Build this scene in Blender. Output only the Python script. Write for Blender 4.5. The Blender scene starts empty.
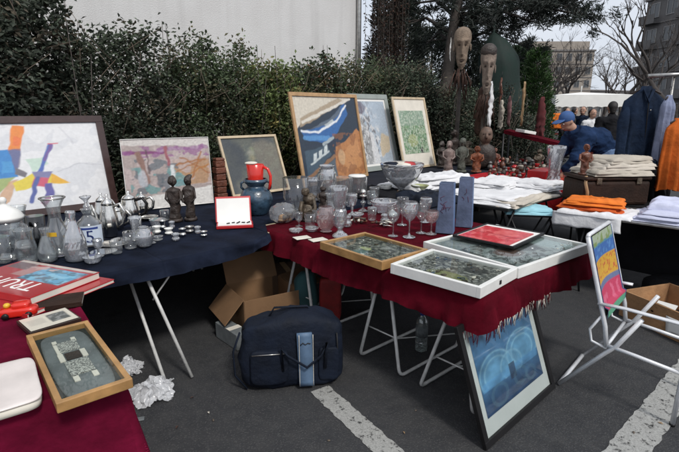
import bpy, bmesh, math, random
from mathutils import Vector, Matrix, noise
R = math.radians
sc = bpy.context.scene
COL = sc.collection
rnd = random.Random(7)

# ---------------------------------------------------------------- camera model
F, HC = 480.0, 1.65
PIT = math.atan(116 / 480)
cp, sp = math.cos(PIT), math.sin(PIT)
CAM = Vector((0, 0, HC))
def ray(px, py):
    v = (226 - py) / F
    return Vector(((px - 339.5) / F, cp + sp * v, -sp + cp * v))
def P(px, py, z):
    d = ray(px, py)
    return CAM + d * ((z - HC) / d.z)
def D(px, py, dist):                      # point at a given view depth
    return CAM + ray(px, py) * dist
def mpp(p):
    r = p - CAM
    return (r.y * cp - r.z * sp) / F
C0 = P(483, 298, .75)
AX = Vector((math.sin(R(48)), math.cos(R(48)), 0)); BX = Vector((-AX.y, AX.x, 0))
RZ = math.atan2(AX.y, AX.x)
def AB(a, b, z=0.0):
    q = C0 + AX * a + BX * b
    return Vector((q.x, q.y, z))

# ---------------------------------------------------------------- materials
def newmat(name):
    m = bpy.data.materials.new(name); m.use_nodes = True
    nt = m.node_tree
    return m, nt, nt.nodes, nt.links, nt.nodes['Principled BSDF']
def mixcol(N, L, fac, a, b, bt='MIX'):
    n = N.new('ShaderNodeMix'); n.data_type = 'RGBA'; n.blend_type = bt
    for s, v in ((n.inputs[0], fac), (n.inputs[6], a), (n.inputs[7], b)):
        if hasattr(v, 'links') or hasattr(v, 'is_output'): L.new(v, s)
        else: s.default_value = v if not isinstance(v, tuple) else (*v, 1)[:4]
    return n.outputs[2]
def nz(N, L, co, scale, detail=4, rough=.55):
    n = N.new('ShaderNodeTexNoise'); n.inputs['Scale'].default_value = scale
    n.inputs['Detail'].default_value = detail; n.inputs['Roughness'].default_value = rough
    L.new(co, n.inputs['Vector']); return n
def ramp(N, L, src, lo, hi):
    n = N.new('ShaderNodeMapRange'); n.inputs[1].default_value = lo; n.inputs[2].default_value = hi
    L.new(src, n.inputs[0]); return n.outputs[0]
def mat(name, col, rough=.6, var=.2, scale=6, bump=.0, bscale=40, metal=0, coat=0, sheen=0, spec=.5, weave=0, attr=False, trans=0, crease=0):
    m, nt, N, L, B = newmat(name)
    co = N.new('ShaderNodeTexCoord').outputs['Object']
    n1 = nz(N, L, co, scale)
    f = ramp(N, L, n1.outputs[0], .3, .7)
    if attr:
        at = N.new('ShaderNodeAttribute'); at.attribute_name = 'Col'
        dk = mixcol(N, L, 1.0, at.outputs['Color'], (1 - var,) * 3, 'MULTIPLY')
        c = mixcol(N, L, f, dk, at.outputs['Color'])
    else:
        c = mixcol(N, L, f, tuple(x * (1 - var) for x in col), tuple(min(1, x * (1 + var)) for x in col))
    L.new(c, B.inputs['Base Color'])
    B.inputs['Roughness'].default_value = rough; B.inputs['Metallic'].default_value = metal
    B.inputs['Specular IOR Level'].default_value = spec
    if coat: B.inputs['Coat Weight'].default_value = coat; B.inputs['Coat Roughness'].default_value = .08
    if sheen: B.inputs['Sheen Weight'].default_value = sheen
    if rough > .15:
        rr = N.new('ShaderNodeMapRange'); L.new(n1.outputs[0], rr.inputs[0])
        rr.inputs[3].default_value = rough * .8; rr.inputs[4].default_value = min(1, rough * 1.2)
        L.new(rr.outputs[0], B.inputs['Roughness'])
    if bump:
        n2 = nz(N, L, co, bscale, 5)
        h = n2.outputs[0]
        if weave:
            w = N.new('ShaderNodeTexWave'); w.inputs['Scale'].default_value = weave; L.new(co, w.inputs['Vector'])
            ad = N.new('ShaderNodeMath'); ad.operation = 'MULTIPLY_ADD'; L.new(w.outputs[1], ad.inputs[0]); ad.inputs[1].default_value = .25
            L.new(h, ad.inputs[2]); h = ad.outputs[0]
        if crease:
            mpn = N.new('ShaderNodeMapping'); mpn.inputs['Rotation'].default_value = (0, 0, -RZ); L.new(co, mpn.inputs[0])
            sx_ = N.new('ShaderNodeSeparateXYZ'); L.new(mpn.outputs[0], sx_.inputs[0])
            for ax_ in (0, 1):
                pp = N.new('ShaderNodeMath'); pp.operation = 'PINGPONG'; L.new(sx_.outputs[ax_], pp.inputs[0]); pp.inputs[1].default_value = crease
                mr_ = N.new('ShaderNodeMapRange'); L.new(pp.outputs[0], mr_.inputs[0]); mr_.inputs[2].default_value = .016; mr_.inputs[3].default_value = 1.1; mr_.inputs[4].default_value = 0; mr_.interpolation_type = 'SMOOTHSTEP'
                ad2 = N.new('ShaderNodeMath'); L.new(h, ad2.inputs[0]); L.new(mr_.outputs[0], ad2.inputs[1]); h = ad2.outputs[0]
            wn = nz(N, L, co, 3.2, 3, .5); wn.inputs['Distortion'].default_value = 1.2
            w3 = N.new('ShaderNodeMath'); w3.operation = 'MULTIPLY_ADD'; L.new(wn.outputs[0], w3.inputs[0]); w3.inputs[1].default_value = 1.6; L.new(h, w3.inputs[2]); h = w3.outputs[0]
        b = N.new('ShaderNodeBump'); b.inputs['Strength'].default_value = bump; b.inputs['Distance'].default_value = .02
        L.new(h, b.inputs['Height']); L.new(b.outputs[0], B.inputs['Normal'])
    if trans:
        out = N['Material Output']; t = N.new('ShaderNodeBsdfTranslucent'); L.new(c, t.inputs[0])
        mx = N.new('ShaderNodeMixShader'); mx.inputs[0].default_value = trans
        L.new(B.outputs[0], mx.inputs[1]); L.new(t.outputs[0], mx.inputs[2]); L.new(mx.outputs[0], out.inputs[0])
    return m
def glassmat(name, tint=(1, 1, 1), base=.06, edge=.7, refr=.3, rough=.03, bump=0, bscale=60, milky=0, power=2.6):
    m, nt, N, L, B = newmat(name); out = N['Material Output']; N.remove(B)
    tr = N.new('ShaderNodeBsdfTransparent'); tr.inputs[0].default_value = (*tint, 1)
    gl = N.new('ShaderNodeBsdfAnisotropic'); gl.inputs['Roughness'].default_value = rough
    gs = N.new('ShaderNodeBsdfGlass'); gs.inputs['IOR'].default_value = 1.45; gs.inputs['Roughness'].default_value = rough
    gs.inputs[0].default_value = (*tint, 1)
    lw = N.new('ShaderNodeLayerWeight'); lw.inputs[0].default_value = .5
    pw = N.new('ShaderNodeMath'); pw.operation = 'POWER'; L.new(lw.outputs['Facing'], pw.inputs[0]); pw.inputs[1].default_value = power
    mr = N.new('ShaderNodeMapRange'); L.new(pw.outputs[0], mr.inputs[0]); mr.inputs[3].default_value = base; mr.inputs[4].default_value = edge
    if bump:
        co = N.new('ShaderNodeTexCoord').outputs['Object']; v = N.new('ShaderNodeTexVoronoi'); v.inputs['Scale'].default_value = bscale
        L.new(co, v.inputs['Vector']); b = N.new('ShaderNodeBump'); b.inputs['Strength'].default_value = bump; b.inputs['Distance'].default_value = .01
        L.new(v.outputs[0], b.inputs['Height'])
        for s in (gl, gs, lw): L.new(b.outputs[0], s.inputs['Normal'])
    m1 = N.new('ShaderNodeMixShader'); m1.inputs[0].default_value = refr; L.new(tr.outputs[0], m1.inputs[1]); L.new(gs.outputs[0], m1.inputs[2])
    m2 = N.new('ShaderNodeMixShader'); L.new(mr.outputs[0], m2.inputs[0]); L.new(m1.outputs[0], m2.inputs[1]); L.new(gl.outputs[0], m2.inputs[2])
    last = m2
    if milky:
        df = N.new('ShaderNodeBsdfDiffuse'); df.inputs[0].default_value = (.75, .76, .78, 1)
        m3 = N.new('ShaderNodeMixShader'); m3.inputs[0].default_value = milky
        L.new(m2.outputs[0], m3.inputs[1]); L.new(df.outputs[0], m3.inputs[2]); last = m3
    L.new(last.outputs[0], out.inputs[0])
    return m

MT = {}
def mm(k): return MT[k]
MT['red_cloth'] = mat('red_cloth', (.165, .005, .018), .92, .45, 5, .9, 20, weave=200, spec=.08, crease=.23)
MT['blue_cloth'] = mat('blue_cloth', (.025, .034, .064), .92, .5, 5.0, 1.0, 12, weave=180, spec=.08, crease=.27)
MT['dark_cloth'] = mat('dark_cloth', (.014, .016, .024), .9, .3, 5, .3, 20, spec=.15)
MT['magenta_cloth'] = mat('magenta_cloth', (.27, .010, .050), .92, .4, 5, .9, 20, weave=220, spec=.08, crease=.25)
MT['white_cloth'] = mat('white_cloth', (.66, .66, .67), .85, .08, 4, .4, 16, spec=.2)
MT['cream_cloth'] = mat('cream_cloth', (.50, .455, .39), .85, .12, 4, .4, 16, spec=.2)
MT['beige_cloth'] = mat('beige_cloth', (.42, .38, .32), .9, .15, 5, .4, 20, spec=.2)
MT['lav_cloth'] = mat('lavender_cloth', (.54, .56, .70), .85, .06, 4, .35, 14, spec=.2)
MT['aqua_cloth'] = mat('aqua_cloth', (.30, .56, .64), .85, .1, 4, .35, 20, spec=.2)
MT['orange_cloth'] = mat('orange_cloth', (.68, .17, .025), .85, .2, 4, .35, 20, spec=.2)
MT['rust_cloth'] = mat('rust_cloth', (.50, .09, .02), .85, .2, 4, .35, 20, spec=.2)
MT['denim'] = mat('denim', (.013, .028, .070), .95, .4, 7, .8, 14, spec=.08)
MT['jeans'] = mat('jeans', (.11, .17, .29), .9, .25, 9, .3, 50, spec=.15)
MT['navy'] = mat('navy_nylon', (.004, .0075, .017), .75, .4, 6, .4, 25, spec=.25)
MT['coat_blue'] = mat('coat_blue', (.009, .017, .036), .95, .45, 7, .6, 22, spec=.15)
MT['black_cloth'] = mat('black_cloth', (.010, .010, .012), .9, .3, 6, .3, 24, spec=.15)
MT['sky_strip'] = mat('light_blue_nylon', (.09, .15, .24), .6, .2, 10, .1, 60)
MT['asphalt'] = None
MT['alu'] = mat('aluminium_tube', (.66, .67, .69), .38, .12, 12, .05, 60, metal=.25)
MT['white_tube'] = mat('white_lacquer_tube', (.55, .55, .53), .4, .15, 20, .05, 60)
MT['dark_metal'] = mat('dark_metal', (.03, .03, .032), .45, .2, 12, metal=.6)
MT['silver'] = mat('silver_plate', (.72, .70, .66), .16, .15, 14, .06, 40, metal=1)
MT['pewter'] = mat('pewter', (.40, .39, .37), .32, .25, 14, .1, 40, metal=.9)
MT['wood_light'] = mat('light_wood', (.42, .26, .13), .5, .2, 12, .1, 50)
MT['wood_gold'] = mat('honey_wood', (.36, .20, .075), .45, .25, 12, .1, 50, coat=.2)
MT['wood_pale'] = mat('pale_wood', (.50, .40, .27), .5, .15, 12, .1, 50)
MT['wood_dark'] = mat('dark_wood', (.030, .018, .014), .35, .3, 12, .1, 50, coat=.2)
MT['frame_brown'] = mat('brown_frame', (.040, .018, .016), .35, .2, 14, .05, 60, coat=.2)
MT['crate_wood'] = mat('crate_wood', (.33, .18, .085), .75, .3, 5, .25, 40)
MT['board'] = mat('cardboard', (.20, .112, .054), .85, .18, 4, .12, 30)
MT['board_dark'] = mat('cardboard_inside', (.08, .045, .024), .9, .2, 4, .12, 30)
MT['white_paint'] = mat('white_paint', (.72, .72, .69), .45, .08, 8, .05, 60)
MT['grey_paint'] = mat('grey_frame', (.27, .30, .28), .5, .12, 8)
MT['black_paint'] = mat('black_frame', (.008, .0075, .008), .45, .2, 10, spec=.3)
MT['paper'] = mat('paper', (.74, .73, .70), .7, .06, 5)
MT['offwhite'] = mat('off_white_card', (.66, .62, .54), .7, .1, 6)
MT['red_print'] = mat('red_print', (.42, .018, .020), .35, .2, 6, coat=.3)
MT['red_plastic'] = mat('red_plastic', (.62, .022, .012), .25, .12, 6, coat=.5)
MT['yellow'] = mat('yellow_plastic', (.7, .42, .03), .4, .1, 6)
MT['pink_red'] = mat('coral_red_card', (.72, .055, .065), .4, .35, 9, coat=.25)
MT['brown_leather'] = mat('brown_leather', (.024, .012, .008), .65, .4, 9, .3, 50, spec=.2)
MT['tan'] = mat('tan_strap', (.32, .21, .11), .6, .2, 9)
MT['rust'] = mat('rusty_brown', (.055, .024, .015), .75, .45, 20, .5, 50)
MT['carved'] = mat('carved_brown', (.13, .042, .022), .5, .45, 16, .5, 40, coat=.2)
MT['statue'] = mat('dark_statue', (.032, .022, .018), .5, .5, 25, .5, 45)
MT['bronze'] = mat('brown_bronze', (.085, .065, .045), .4, .5, 25, .5, 45, metal=.3)
MT['mask1'] = mat('sandy_mask_wood', (.20, .15, .11), .9, .35, 14, .6, 40)
MT['mask2'] = mat('dull_mask_wood', (.20, .155, .125), .9, .4, 14, .6, 40)
MT['maskdark'] = mat('mask_hollow', (.035, .022, .016), .9, .3, 14)
MT['blue_glaze'] = mat('blue_glaze', (.030, .060, .095), .28, .6, 18, .3, 30, coat=.5)
MT['blue_vase'] = mat('grey_blue_glaze', (.095, .125, .205), .6, .3, 10, .15, 40)
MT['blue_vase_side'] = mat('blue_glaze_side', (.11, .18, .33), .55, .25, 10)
MT['ink'] = mat('printed_ink', (.10, .02, .05), .7, .3, 10)
MT['black_ink'] = mat('black_ink', (.012, .012, .014), .7, .1, 10)
MT['blue_ink'] = mat('blue_ink', (.02, .045, .22), .6, .1, 10)
MT['label_blue'] = mat('label_pale', (.55, .62, .72), .6, .1, 10)
MT['pebble'] = mat('pebble_mixed', (.11, .085, .065), .6, .6, 40, .2, 60)
MT['metal_bits'] = mat('jewel_bits', (.30, .29, .26), .35, .7, 60, .3, 60, metal=.5)
MT['felt_dark'] = mat('dark_felt', (.020, .024, .022), .9, .4, 14, .2, 60)
MT['felt_grey'] = mat('grey_felt', (.14, .155, .16), .9, .3, 10, .2, 60)
MT['skin'] = mat('skin', (.42, .24, .17), .5, .12, 14)
MT['hair'] = mat('dark_hair', (.014, .011, .010), .6, .3, 30, .4, 60)
MT['cap_blue'] = mat('blue_cap', (.035, .09, .24), .8, .2, 10)
MT['shoe'] = mat('shoe_leather', (.015, .013, .012), .5, .2, 10)
MT['bark'] = mat('bark', (.055, .045, .038), .9, .4, 8, .8, 20)
MT['twig'] = mat('twig_bark', (.06, .05, .045), .9, .3, 8)
MT['leaf'] = mat('shrub_leaf', (1, 1, 1), .6, .35, 30, attr=True, trans=.25, spec=.4)
MT['needle'] = mat('needle_leaf', (1, 1, 1), .6, .3, 10, attr=True, trans=.1)
MT['paint'] = mat('painted_picture', (1, 1, 1), .45, .10, 26, .08, 80, attr=True, coat=.25)
MT['photo'] = mat('printed_sheet', (1, 1, 1), .3, .06, 26, attr=True, coat=.5)
MT['fabric'] = mat('printed_canvas', (1, 1, 1), .8, .12, 30, .2, 90, attr=True)
MT['green_canvas'] = mat('green_canvas', (.004, .017, .013), .8, .25, 6, .2, 20)
MT['white_canvas'] = mat('white_canvas', (.78, .77, .73), .8, .05, 3)
MT['glass'] = glassmat('clear_glass', (.97, .985, .985), .08, 1, 0, .015, milky=.03, power=1.9)
MT['smoke'] = glassmat('smoked_glass', (.16, .18, .20), .10, .6, .1, .05)
MT['crystal'] = glassmat('cut_crystal', (.97, .98, 1.0), .28, 1, .12, .02, milky=.09, power=1.25)
MT['pinkglass'] = glassmat('pink_glass', (.97, .86, .85), .12, .9, .25, .04, milky=.06)
MT['pane'] = glassmat('case_pane', (.95, .97, .96), .025, .6, 0, .02, power=4.6)
MT['film'] = glassmat('thin_plastic', (.95, .95, .95), .06, .8, .0, .12, .8, 22, milky=.10, power=2.2)
MT['bottleplastic'] = glassmat('bottle_plastic', (.80, .90, .86), .16, .9, 0, .06, .2, 30, milky=.10, power=2)

# ---------------------------------------------------------------- mesh builder
class MB:
    def __init__(s): s.v = []; s.f = []; s.m = []; s.sm = []; s.c = None
    def add(s, vs, fs, mi=0, smooth=True, col=None):
        o = len(s.v); s.v += [tuple(x) for x in vs]
        s.f += [tuple(i + o for i in f) for f in fs]; s.m += [mi] * len(fs); s.sm += [smooth] * len(fs)
        if col is not None:
            if s.c is None: s.c = []
            s.c += col if isinstance(col, list) else [col] * len(vs)
        return s
    def box(s, c, size, rz=0, bev=0, mi=0, rot=None, taper=None):
        bm = bmesh.new(); bmesh.ops.create_cube(bm, size=1)
        for v in bm.verts:
            v.co = Vector((v.co.x * size[0], v.co.y * size[1], v.co.z * size[2]))
            if taper and v.co.z > 0: v.co.x *= taper; v.co.y *= taper
        if bev: bmesh.ops.bevel(bm, geom=list(bm.edges), offset=bev, segments=2, affect='EDGES', profile=.5)
        M = Matrix.Translation(c) @ (rot.to_4x4() if rot else Matrix.Rotation(rz, 4, 'Z'))
        bm.transform(M); bm.verts.index_update()
        s.add([v.co for v in bm.verts], [[v.index for v in f.verts] for f in bm.faces], mi, False); bm.free(); return s
    def tube(s, pts, r, seg=8, mi=0, cap=True, closed=False, flat=1):
        pts = [Vector(p) for p in pts]; n = len(pts)
        rs = r if isinstance(r, (list, tuple)) else [r] * n
        vs = []; fs = []; up = None
        for i, p in enumerate(pts):
            if closed: t = pts[(i + 1) % n] - pts[i - 1]
            else: t = pts[min(i + 1, n - 1)] - pts[max(i - 1, 0)]
            t.normalize()
            if up is None: up = t.orthogonal().normalized() if flat == 1 else (Vector((0, 0, 1)) - t * t.z).normalized()
            else: up = (up - t * up.dot(t)); up = up.normalized() if up.length > 1e-6 else t.orthogonal().normalized()
            si = t.cross(up)
            for k in range(seg):
                a = 2 * math.pi * k / seg
                vs.append(p + (up * math.cos(a) * flat + si * math.sin(a)) * rs[i])
        for i in range(n if closed else n - 1):
            j = (i + 1) % n
            for k in range(seg):
                k2 = (k + 1) % seg; fs.append((i * seg + k, i * seg + k2, j * seg + k2, j * seg + k))
        if cap and not closed:
            fs.append(tuple(range(seg - 1, -1, -1))); fs.append(tuple((n - 1) * seg + k for k in range(seg)))
        return s.add(vs, fs, mi, True)
    def lathe(s, prof, c=(0, 0, 0), seg=24, mi=0, flute=(0, 0), smooth=True, sx=1, sy=1):
        vs = []; fs = []; n = len(prof)
        for r, z in prof:
            for k in range(seg):
                a = 2 * math.pi * k / seg
                rr = r * (1 + flute[1] * (1 if (k * flute[0] // seg) % 2 else -1) * .5) if flute[0] else r
                vs.append((c[0] + rr * math.cos(a) * sx, c[1] + rr * math.sin(a) * sy, c[2] + z))
        for i in range(n - 1):
            for k in range(seg):
                k2 = (k + 1) % seg; fs.append((i * seg + k, i * seg + k2, (i + 1) * seg + k2, (i + 1) * seg + k))
        if prof[0][0] > 1e-5: fs.append(tuple(range(seg - 1, -1, -1)))
        if prof[-1][0] > 1e-5: fs.append(tuple((n - 1) * seg + k for k in range(seg)))
        return s.add(vs, fs, mi, smooth)
    def poly(s, pts, mi=0, smooth=False): return s.add(pts, [tuple(range(len(pts)))], mi, smooth)
    def blob(s, c, size, pw=2.6, amp=.0, freq=4, seed=0, nu=28, nv=16, rz=0, mi=0, flatb=False, rot=None):
        vs = []; fs = []
        def sg(x, e): return math.copysign(abs(x) ** e, x)
        e = 2 / pw
        M = rot if rot else Matrix.Rotation(rz, 3, 'Z')
        for j in range(nv + 1):
            ph = -math.pi / 2 + math.pi * j / nv
            for i in range(nu):
                th = 2 * math.pi * i / nu
                p = Vector((sg(math.cos(ph), e) * sg(math.cos(th), e) * size[0] / 2, sg(math.cos(ph), e) * sg(math.sin(th), e) * size[1] / 2, sg(math.sin(ph), e) * size[2] / 2))
                if amp:
                    q = p * freq + Vector((seed * 3.7, seed * 1.3, seed * 7.1))
                    d = noise.fractal(q, 1.0, 2.0, 3)
                    p = p + (p.normalized() if p.length else p) * d * amp * (.5 if flatb and p.z < 0 else 1)
                    if flatb: p.z = max(p.z, -size[2] / 2)
                vs.append(Vector(c) + M @ p)
        for j in range(nv):
            for i in range(nu):
                i2 = (i + 1) % nu; fs.append((j * nu + i, j * nu + i2, (j + 1) * nu + i2, (j + 1) * nu + i))
        return s.add(vs, fs, mi, True)
    def build(s, name, mats, parent=None, loc=None, rz=0):
        me = bpy.data.meshes.new(name); me.from_pydata(s.v, [], s.f)
        for m in (mats if isinstance(mats, (list, tuple)) else [mats]): me.materials.append(MT[m] if isinstance(m, str) else m)
        me.polygons.foreach_set('material_index', s.m); me.polygons.foreach_set('use_smooth', s.sm)
        if s.c is not None:
            a = me.color_attributes.new('Col', 'FLOAT_COLOR', 'POINT')
            a.data.foreach_set('color', [x for c in s.c for x in (*c[:3], 1.0)])
        me.update()
        o = bpy.data.objects.new(name, me); COL.objects.link(o)
        if parent: o.parent = parent
        if loc is not None: o.location = loc
        o.rotation_euler.z = rz
        return o
LABELS = {}
def tag(o, label, cat, group=None, kind=None):
    o['label'] = label; o['category'] = cat
    if group: o['group'] = group
    if kind: o['kind'] = kind
    return o
def thing(name, label, cat, loc, rz=0, group=None):
    o = bpy.data.objects.new(name, None); COL.objects.link(o); o.location = loc; o.rotation_euler.z = rz
    o.empty_display_size = .05
    return tag(o, label, cat, group)
def struct(name, mb, m, **k):
    o = mb.build(name, m, **k); o['kind'] = 'structure'; return o
def text_mb(txt, size, mat4, ex=.0006):
    cu = bpy.data.curves.new('lettering', 'FONT'); cu.body = txt; cu.size = size; cu.extrude = ex; cu.align_x = 'CENTER'; cu.align_y = 'CENTER'
    ob = bpy.data.objects.new('lettering', cu); COL.objects.link(ob)
    dg = bpy.context.evaluated_depsgraph_get(); dg.update()
    me = bpy.data.meshes.new_from_object(ob.evaluated_get(dg))
    vs = [mat4 @ v.co for v in me.vertices]; fs = [tuple(p.vertices) for p in me.polygons]
    bpy.data.objects.remove(ob); bpy.data.curves.remove(cu); bpy.data.meshes.remove(me)
    return vs, fs

# ---------------------------------------------------------------- soft painting on vertex colours
def smst(e0, e1, x):
    t = max(0, min(1, (x - e0) / (e1 - e0))); return t * t * (3 - 2 * t)
def inpoly(u, v, pts):
    ins = False; n = len(pts); dmin = 9
    for i in range(n):
        x1, y1 = pts[i]; x2, y2 = pts[(i + 1) % n]
        if (y1 > v) != (y2 > v) and u < (x2 - x1) * (v - y1) / (y2 - y1) + x1: ins = not ins
        dx, dy = x2 - x1, y2 - y1; L = dx * dx + dy * dy or 1e-9
        t = max(0, min(1, ((u - x1) * dx + (v - y1) * dy) / L))
        dmin = min(dmin, math.hypot(u - x1 - t * dx, v - y1 - t * dy))
    return dmin if ins else -dmin
def paintfn(shapes, base, jit=.012, seed=0, soft=.012, mott=.12):
    def fn(u, v):
        q = Vector((u * 14 + seed, v * 14, seed * .7))
        uu = u + noise.noise(q) * jit; vv = v + noise.noise(q + Vector((9, 3, 1))) * jit
        c = Vector(base(u, v) if callable(base) else base)
        for sh in shapes:
            k = sh[0]; al = 1
            if k == 'p': d = inpoly(uu, vv, sh[1]); col = sh[2]; al = sh[3] if len(sh) > 3 else 1
            elif k == 'l':
                (x1, y1), (x2, y2), w, col = sh[1:5]; dx, dy = x2 - x1, y2 - y1
                t = max(0, min(1, ((uu - x1) * dx + (vv - y1) * dy) / (dx * dx + dy * dy)))
                d = w - math.hypot(uu - x1 - t * dx, vv - y1 - t * dy); al = sh[5] if len(sh) > 5 else 1
            elif k == 'e':
                (x1, y1), (rx, ry), col = sh[1:4]; al = sh[4] if len(sh) > 4 else 1
                d = (1 - math.hypot((uu - x1) / rx, (vv - y1) / ry)) * min(rx, ry)
            elif k == 'n':      # noise patches of a colour inside a rect: (freq, thr, colour, alpha)
                fr, th, col, al, (x0, y0, x1, y1) = sh[1:6]
                if not (x0 < uu < x1 and y0 < vv < y1): continue
                d = (noise.fractal(Vector((u * fr + seed * 2.1, v * fr, fr)), 1, 2, 3) - th) * .2
            w = smst(-soft, soft, d) * al
            if w > 0: c = c.lerp(Vector(col), w)
        m = 1 + noise.noise(Vector((u * 40, v * 40, seed + 5))) * mott
        return (max(0, c.x * m), max(0, c.y * m), max(0, c.z * m))
    return fn
def art_mb(w, h, fn, nu=80, nv=80, off=0, y=0):
    mb = MB(); vs = []; cs = []; fs = []
    for j in range(nv + 1):
        for i in range(nu + 1):
            vs.append(((i / nu - .5) * w, y, off + j / nv * h)); cs.append(fn(i / nu, j / nv))
    for j in range(nv):
        for i in range(nu):
            a = j * (nu + 1) + i; fs.append((a, a + 1, a + nu + 2, a + nu + 1))
    mb.add(vs, fs, 0, True, cs); return mb

def picture(name, label, cat, bl, br, z, top, side, fw, fmat, fn, matw=0, matmat='paper', depth=.025, group=None, res=80, paint='paint', pane=False):
    """a framed picture standing on z with its bottom corners at bl, br and leaning back; top is a pixel of one upper corner"""
    L, Rr = P(*bl, z), P(*br, z)
    ax = (Rr - L); w = ax.length; ax.normalize(); nb = Vector((-ax.y, ax.x, 0))
    if nb.dot(BX) < 0: nb = -nb
    base = L if side == 'L' else Rr
    d = ray(*top); t = (base - CAM).dot(ax) / d.dot(ax); q = CAM + d * t - base
    hh = q.length; up = q.normalized()
    nrm = ax.cross(up)          # faces away from the back
    M = Matrix((ax, -nrm if nrm.dot(nb) < 0 else nrm, up)).transposed().to_4x4()
    o = thing(name, label, cat, (L + Rr) / 2 + Vector((0, 0, .003)), 0, group)
    o.rotation_euler = M.to_euler()
    f = MB()
    f.box((0, 0, fw / 2), (w, depth, fw), bev=.003); f.box((0, 0, hh - fw / 2), (w, depth, fw), bev=.003)
    for sx in (-1, 1): f.box((sx * (w / 2 - fw / 2), 0.0005, hh / 2), (fw - .001, depth - .001, hh - 2 * fw + .002), bev=.002)
    f.build('frame', fmat, o)
    MB().box((0, depth * .3, hh / 2), (w - fw, .004, hh - fw)).build('backing_board', 'board_dark', o)
    iw, ih = w - 2 * fw, hh - 2 * fw
    if matw:
        mw = matw if isinstance(matw, tuple) else (matw,) * 4       # left, right, bottom, top
        mb = MB().box((0, depth * .12, hh / 2), (iw, .003, ih)); mb.build('mount', matmat, o)
        cw, ch = iw - mw[0] - mw[1], ih - mw[2] - mw[3]
        a = art_mb(cw, ch, fn, res, res, fw + mw[2], depth * .12 - .0035)
        for i, vv in enumerate(a.v): a.v[i] = (vv[0] + (mw[0] - mw[1]) / 2, vv[1], vv[2])
    else: a = art_mb(iw, ih, fn, res, res, fw, depth * .12)
    a.build('artwork', paint, o)
    if pane: MB().box((0, -depth * .15, hh / 2), (iw, .002, ih)).build('glass_pane', 'pane', o)
    return o

# ================================================================= SETTING
def ground():
    m, nt, N, L, B = newmat('asphalt')
    co = N.new('ShaderNodeTexCoord').outputs['Object']
    big = nz(N, L, co, .7, 5); fine = nz(N, L, co, 110, 4); mid = nz(N, L, co, 9, 6, .65)
    c1 = mixcol(N, L, ramp(N, L, big.outputs[0], .3, .7), (.022, .023, .026), (.038, .039, .042))
    c2 = mixcol(N, L, ramp(N, L, mid.outputs[0], .35, .7), c1, (.045, .045, .046))
    vor = N.new('ShaderNodeTexVoronoi'); vor.inputs['Scale'].default_value = 85; vor.inputs['Randomness'].default_value = 1; L.new(co, vor.inputs['Vector'])
    c3 = mixcol(N, L, ramp(N, L, vor.outputs[0], .05, .42), (.075, .075, .074), c2)
    vc = N.new('ShaderNodeTexVoronoi'); vc.feature = 'DISTANCE_TO_EDGE'; vc.inputs['Scale'].default_value = .9
    wv = nz(N, L, co, 5, 5, .7); wm = N.new('ShaderNodeVectorMath'); wm.operation = 'MULTIPLY_ADD'; L.new(wv.outputs[1], wm.inputs[0]); wm.inputs[1].default_value = (.35, .35, .35); L.new(co, wm.inputs[2]); L.new(wm.outputs[0], vc.inputs['Vector'])
    c3 = mixcol(N, L, ramp(N, L, vc.outputs[0], .0, .0015), (.03, .03, .031), c3)
    st = nz(N, L, co, 2.3, 6, .7)
    c4 = mixcol(N, L, ramp(N, L, st.outputs[0], .60, .72), c3, (.018, .018, .020))
    L.new(c4, B.inputs['Base Color']); B.inputs['Roughness'].default_value = .8; B.inputs['Specular IOR Level'].default_value = .35
    b = N.new('ShaderNodeBump'); b.inputs['Strength'].default_value = .7; b.inputs['Distance'].default_value = .009
    L.new(fine.outputs[0], b.inputs['Height']); L.new(b.outputs[0], B.inputs['Normal'])
    MT['asphalt'] = m
    mb = MB().poly([(-300, -60, 0), (300, -60, 0), (300, 500, 0), (-300, 500, 0)])
    struct('asphalt_ground', mb, 'asphalt')
    m, nt, N, L, B = newmat('worn_line_paint')
    co = N.new('ShaderNodeTexCoord').outputs['Object']
    w = nz(N, L, co, 22, 8, .75); w2 = nz(N, L, co, 140, 3)
    c = mixcol(N, L, ramp(N, L, w2.outputs[0], .3, .75), (.22, .22, .21), (.40, .40, .38))
    L.new(c, B.inputs['Base Color']); B.inputs['Roughness'].default_value = .8
    tr = N.new('ShaderNodeBsdfTransparent'); mx = N.new('ShaderNodeMixShader')
    L.new(ramp(N, L, w.outputs[0], .54, .62), mx.inputs[0]); L.new(B.outputs[0], mx.inputs[1]); L.new(tr.outputs[0], mx.inputs[2])
    L.new(mx.outputs[0], N['Material Output'].inputs[0]); MT['line'] = m
    def strip(a, b, w):
        d = (b - a); d.normalize(); s = Vector((-d.y, d.x, 0)) * w / 2; n = 60; vs = []; fs = []
        for i in range(n + 1):
            q = a.lerp(b, i / n); e1 = 1 + rnd.uniform(-.10, .06); e2 = 1 + rnd.uniform(-.10, .06)
            vs += [q + s * e1, q - s * e2]
            if i: fs.append((2 * i - 2, 2 * i - 1, 2 * i + 1, 2 * i))
        return MB().add([(v.x, v.y, .004) for v in vs], fs, 0, False)
    a = (P(330, 392, 0) + P(330, 406, 0)) / 2; b = (P(404, 451, 0) + P(370, 451, 0)) / 2
    d = (b - a).normalized()
    struct('parking_line', strip(a - d * .12, b + d * .6, .135), 'line')
    a = (P(657, 385, 0) + P(679, 415, 0)) / 2; b = (P(608, 452, 0) + P(647, 452, 0)) / 2; d = (b - a).normalized()
    struct('parking_line', strip(a - d * 1.2, b + d * .6, .17), 'line')
ground()

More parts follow.
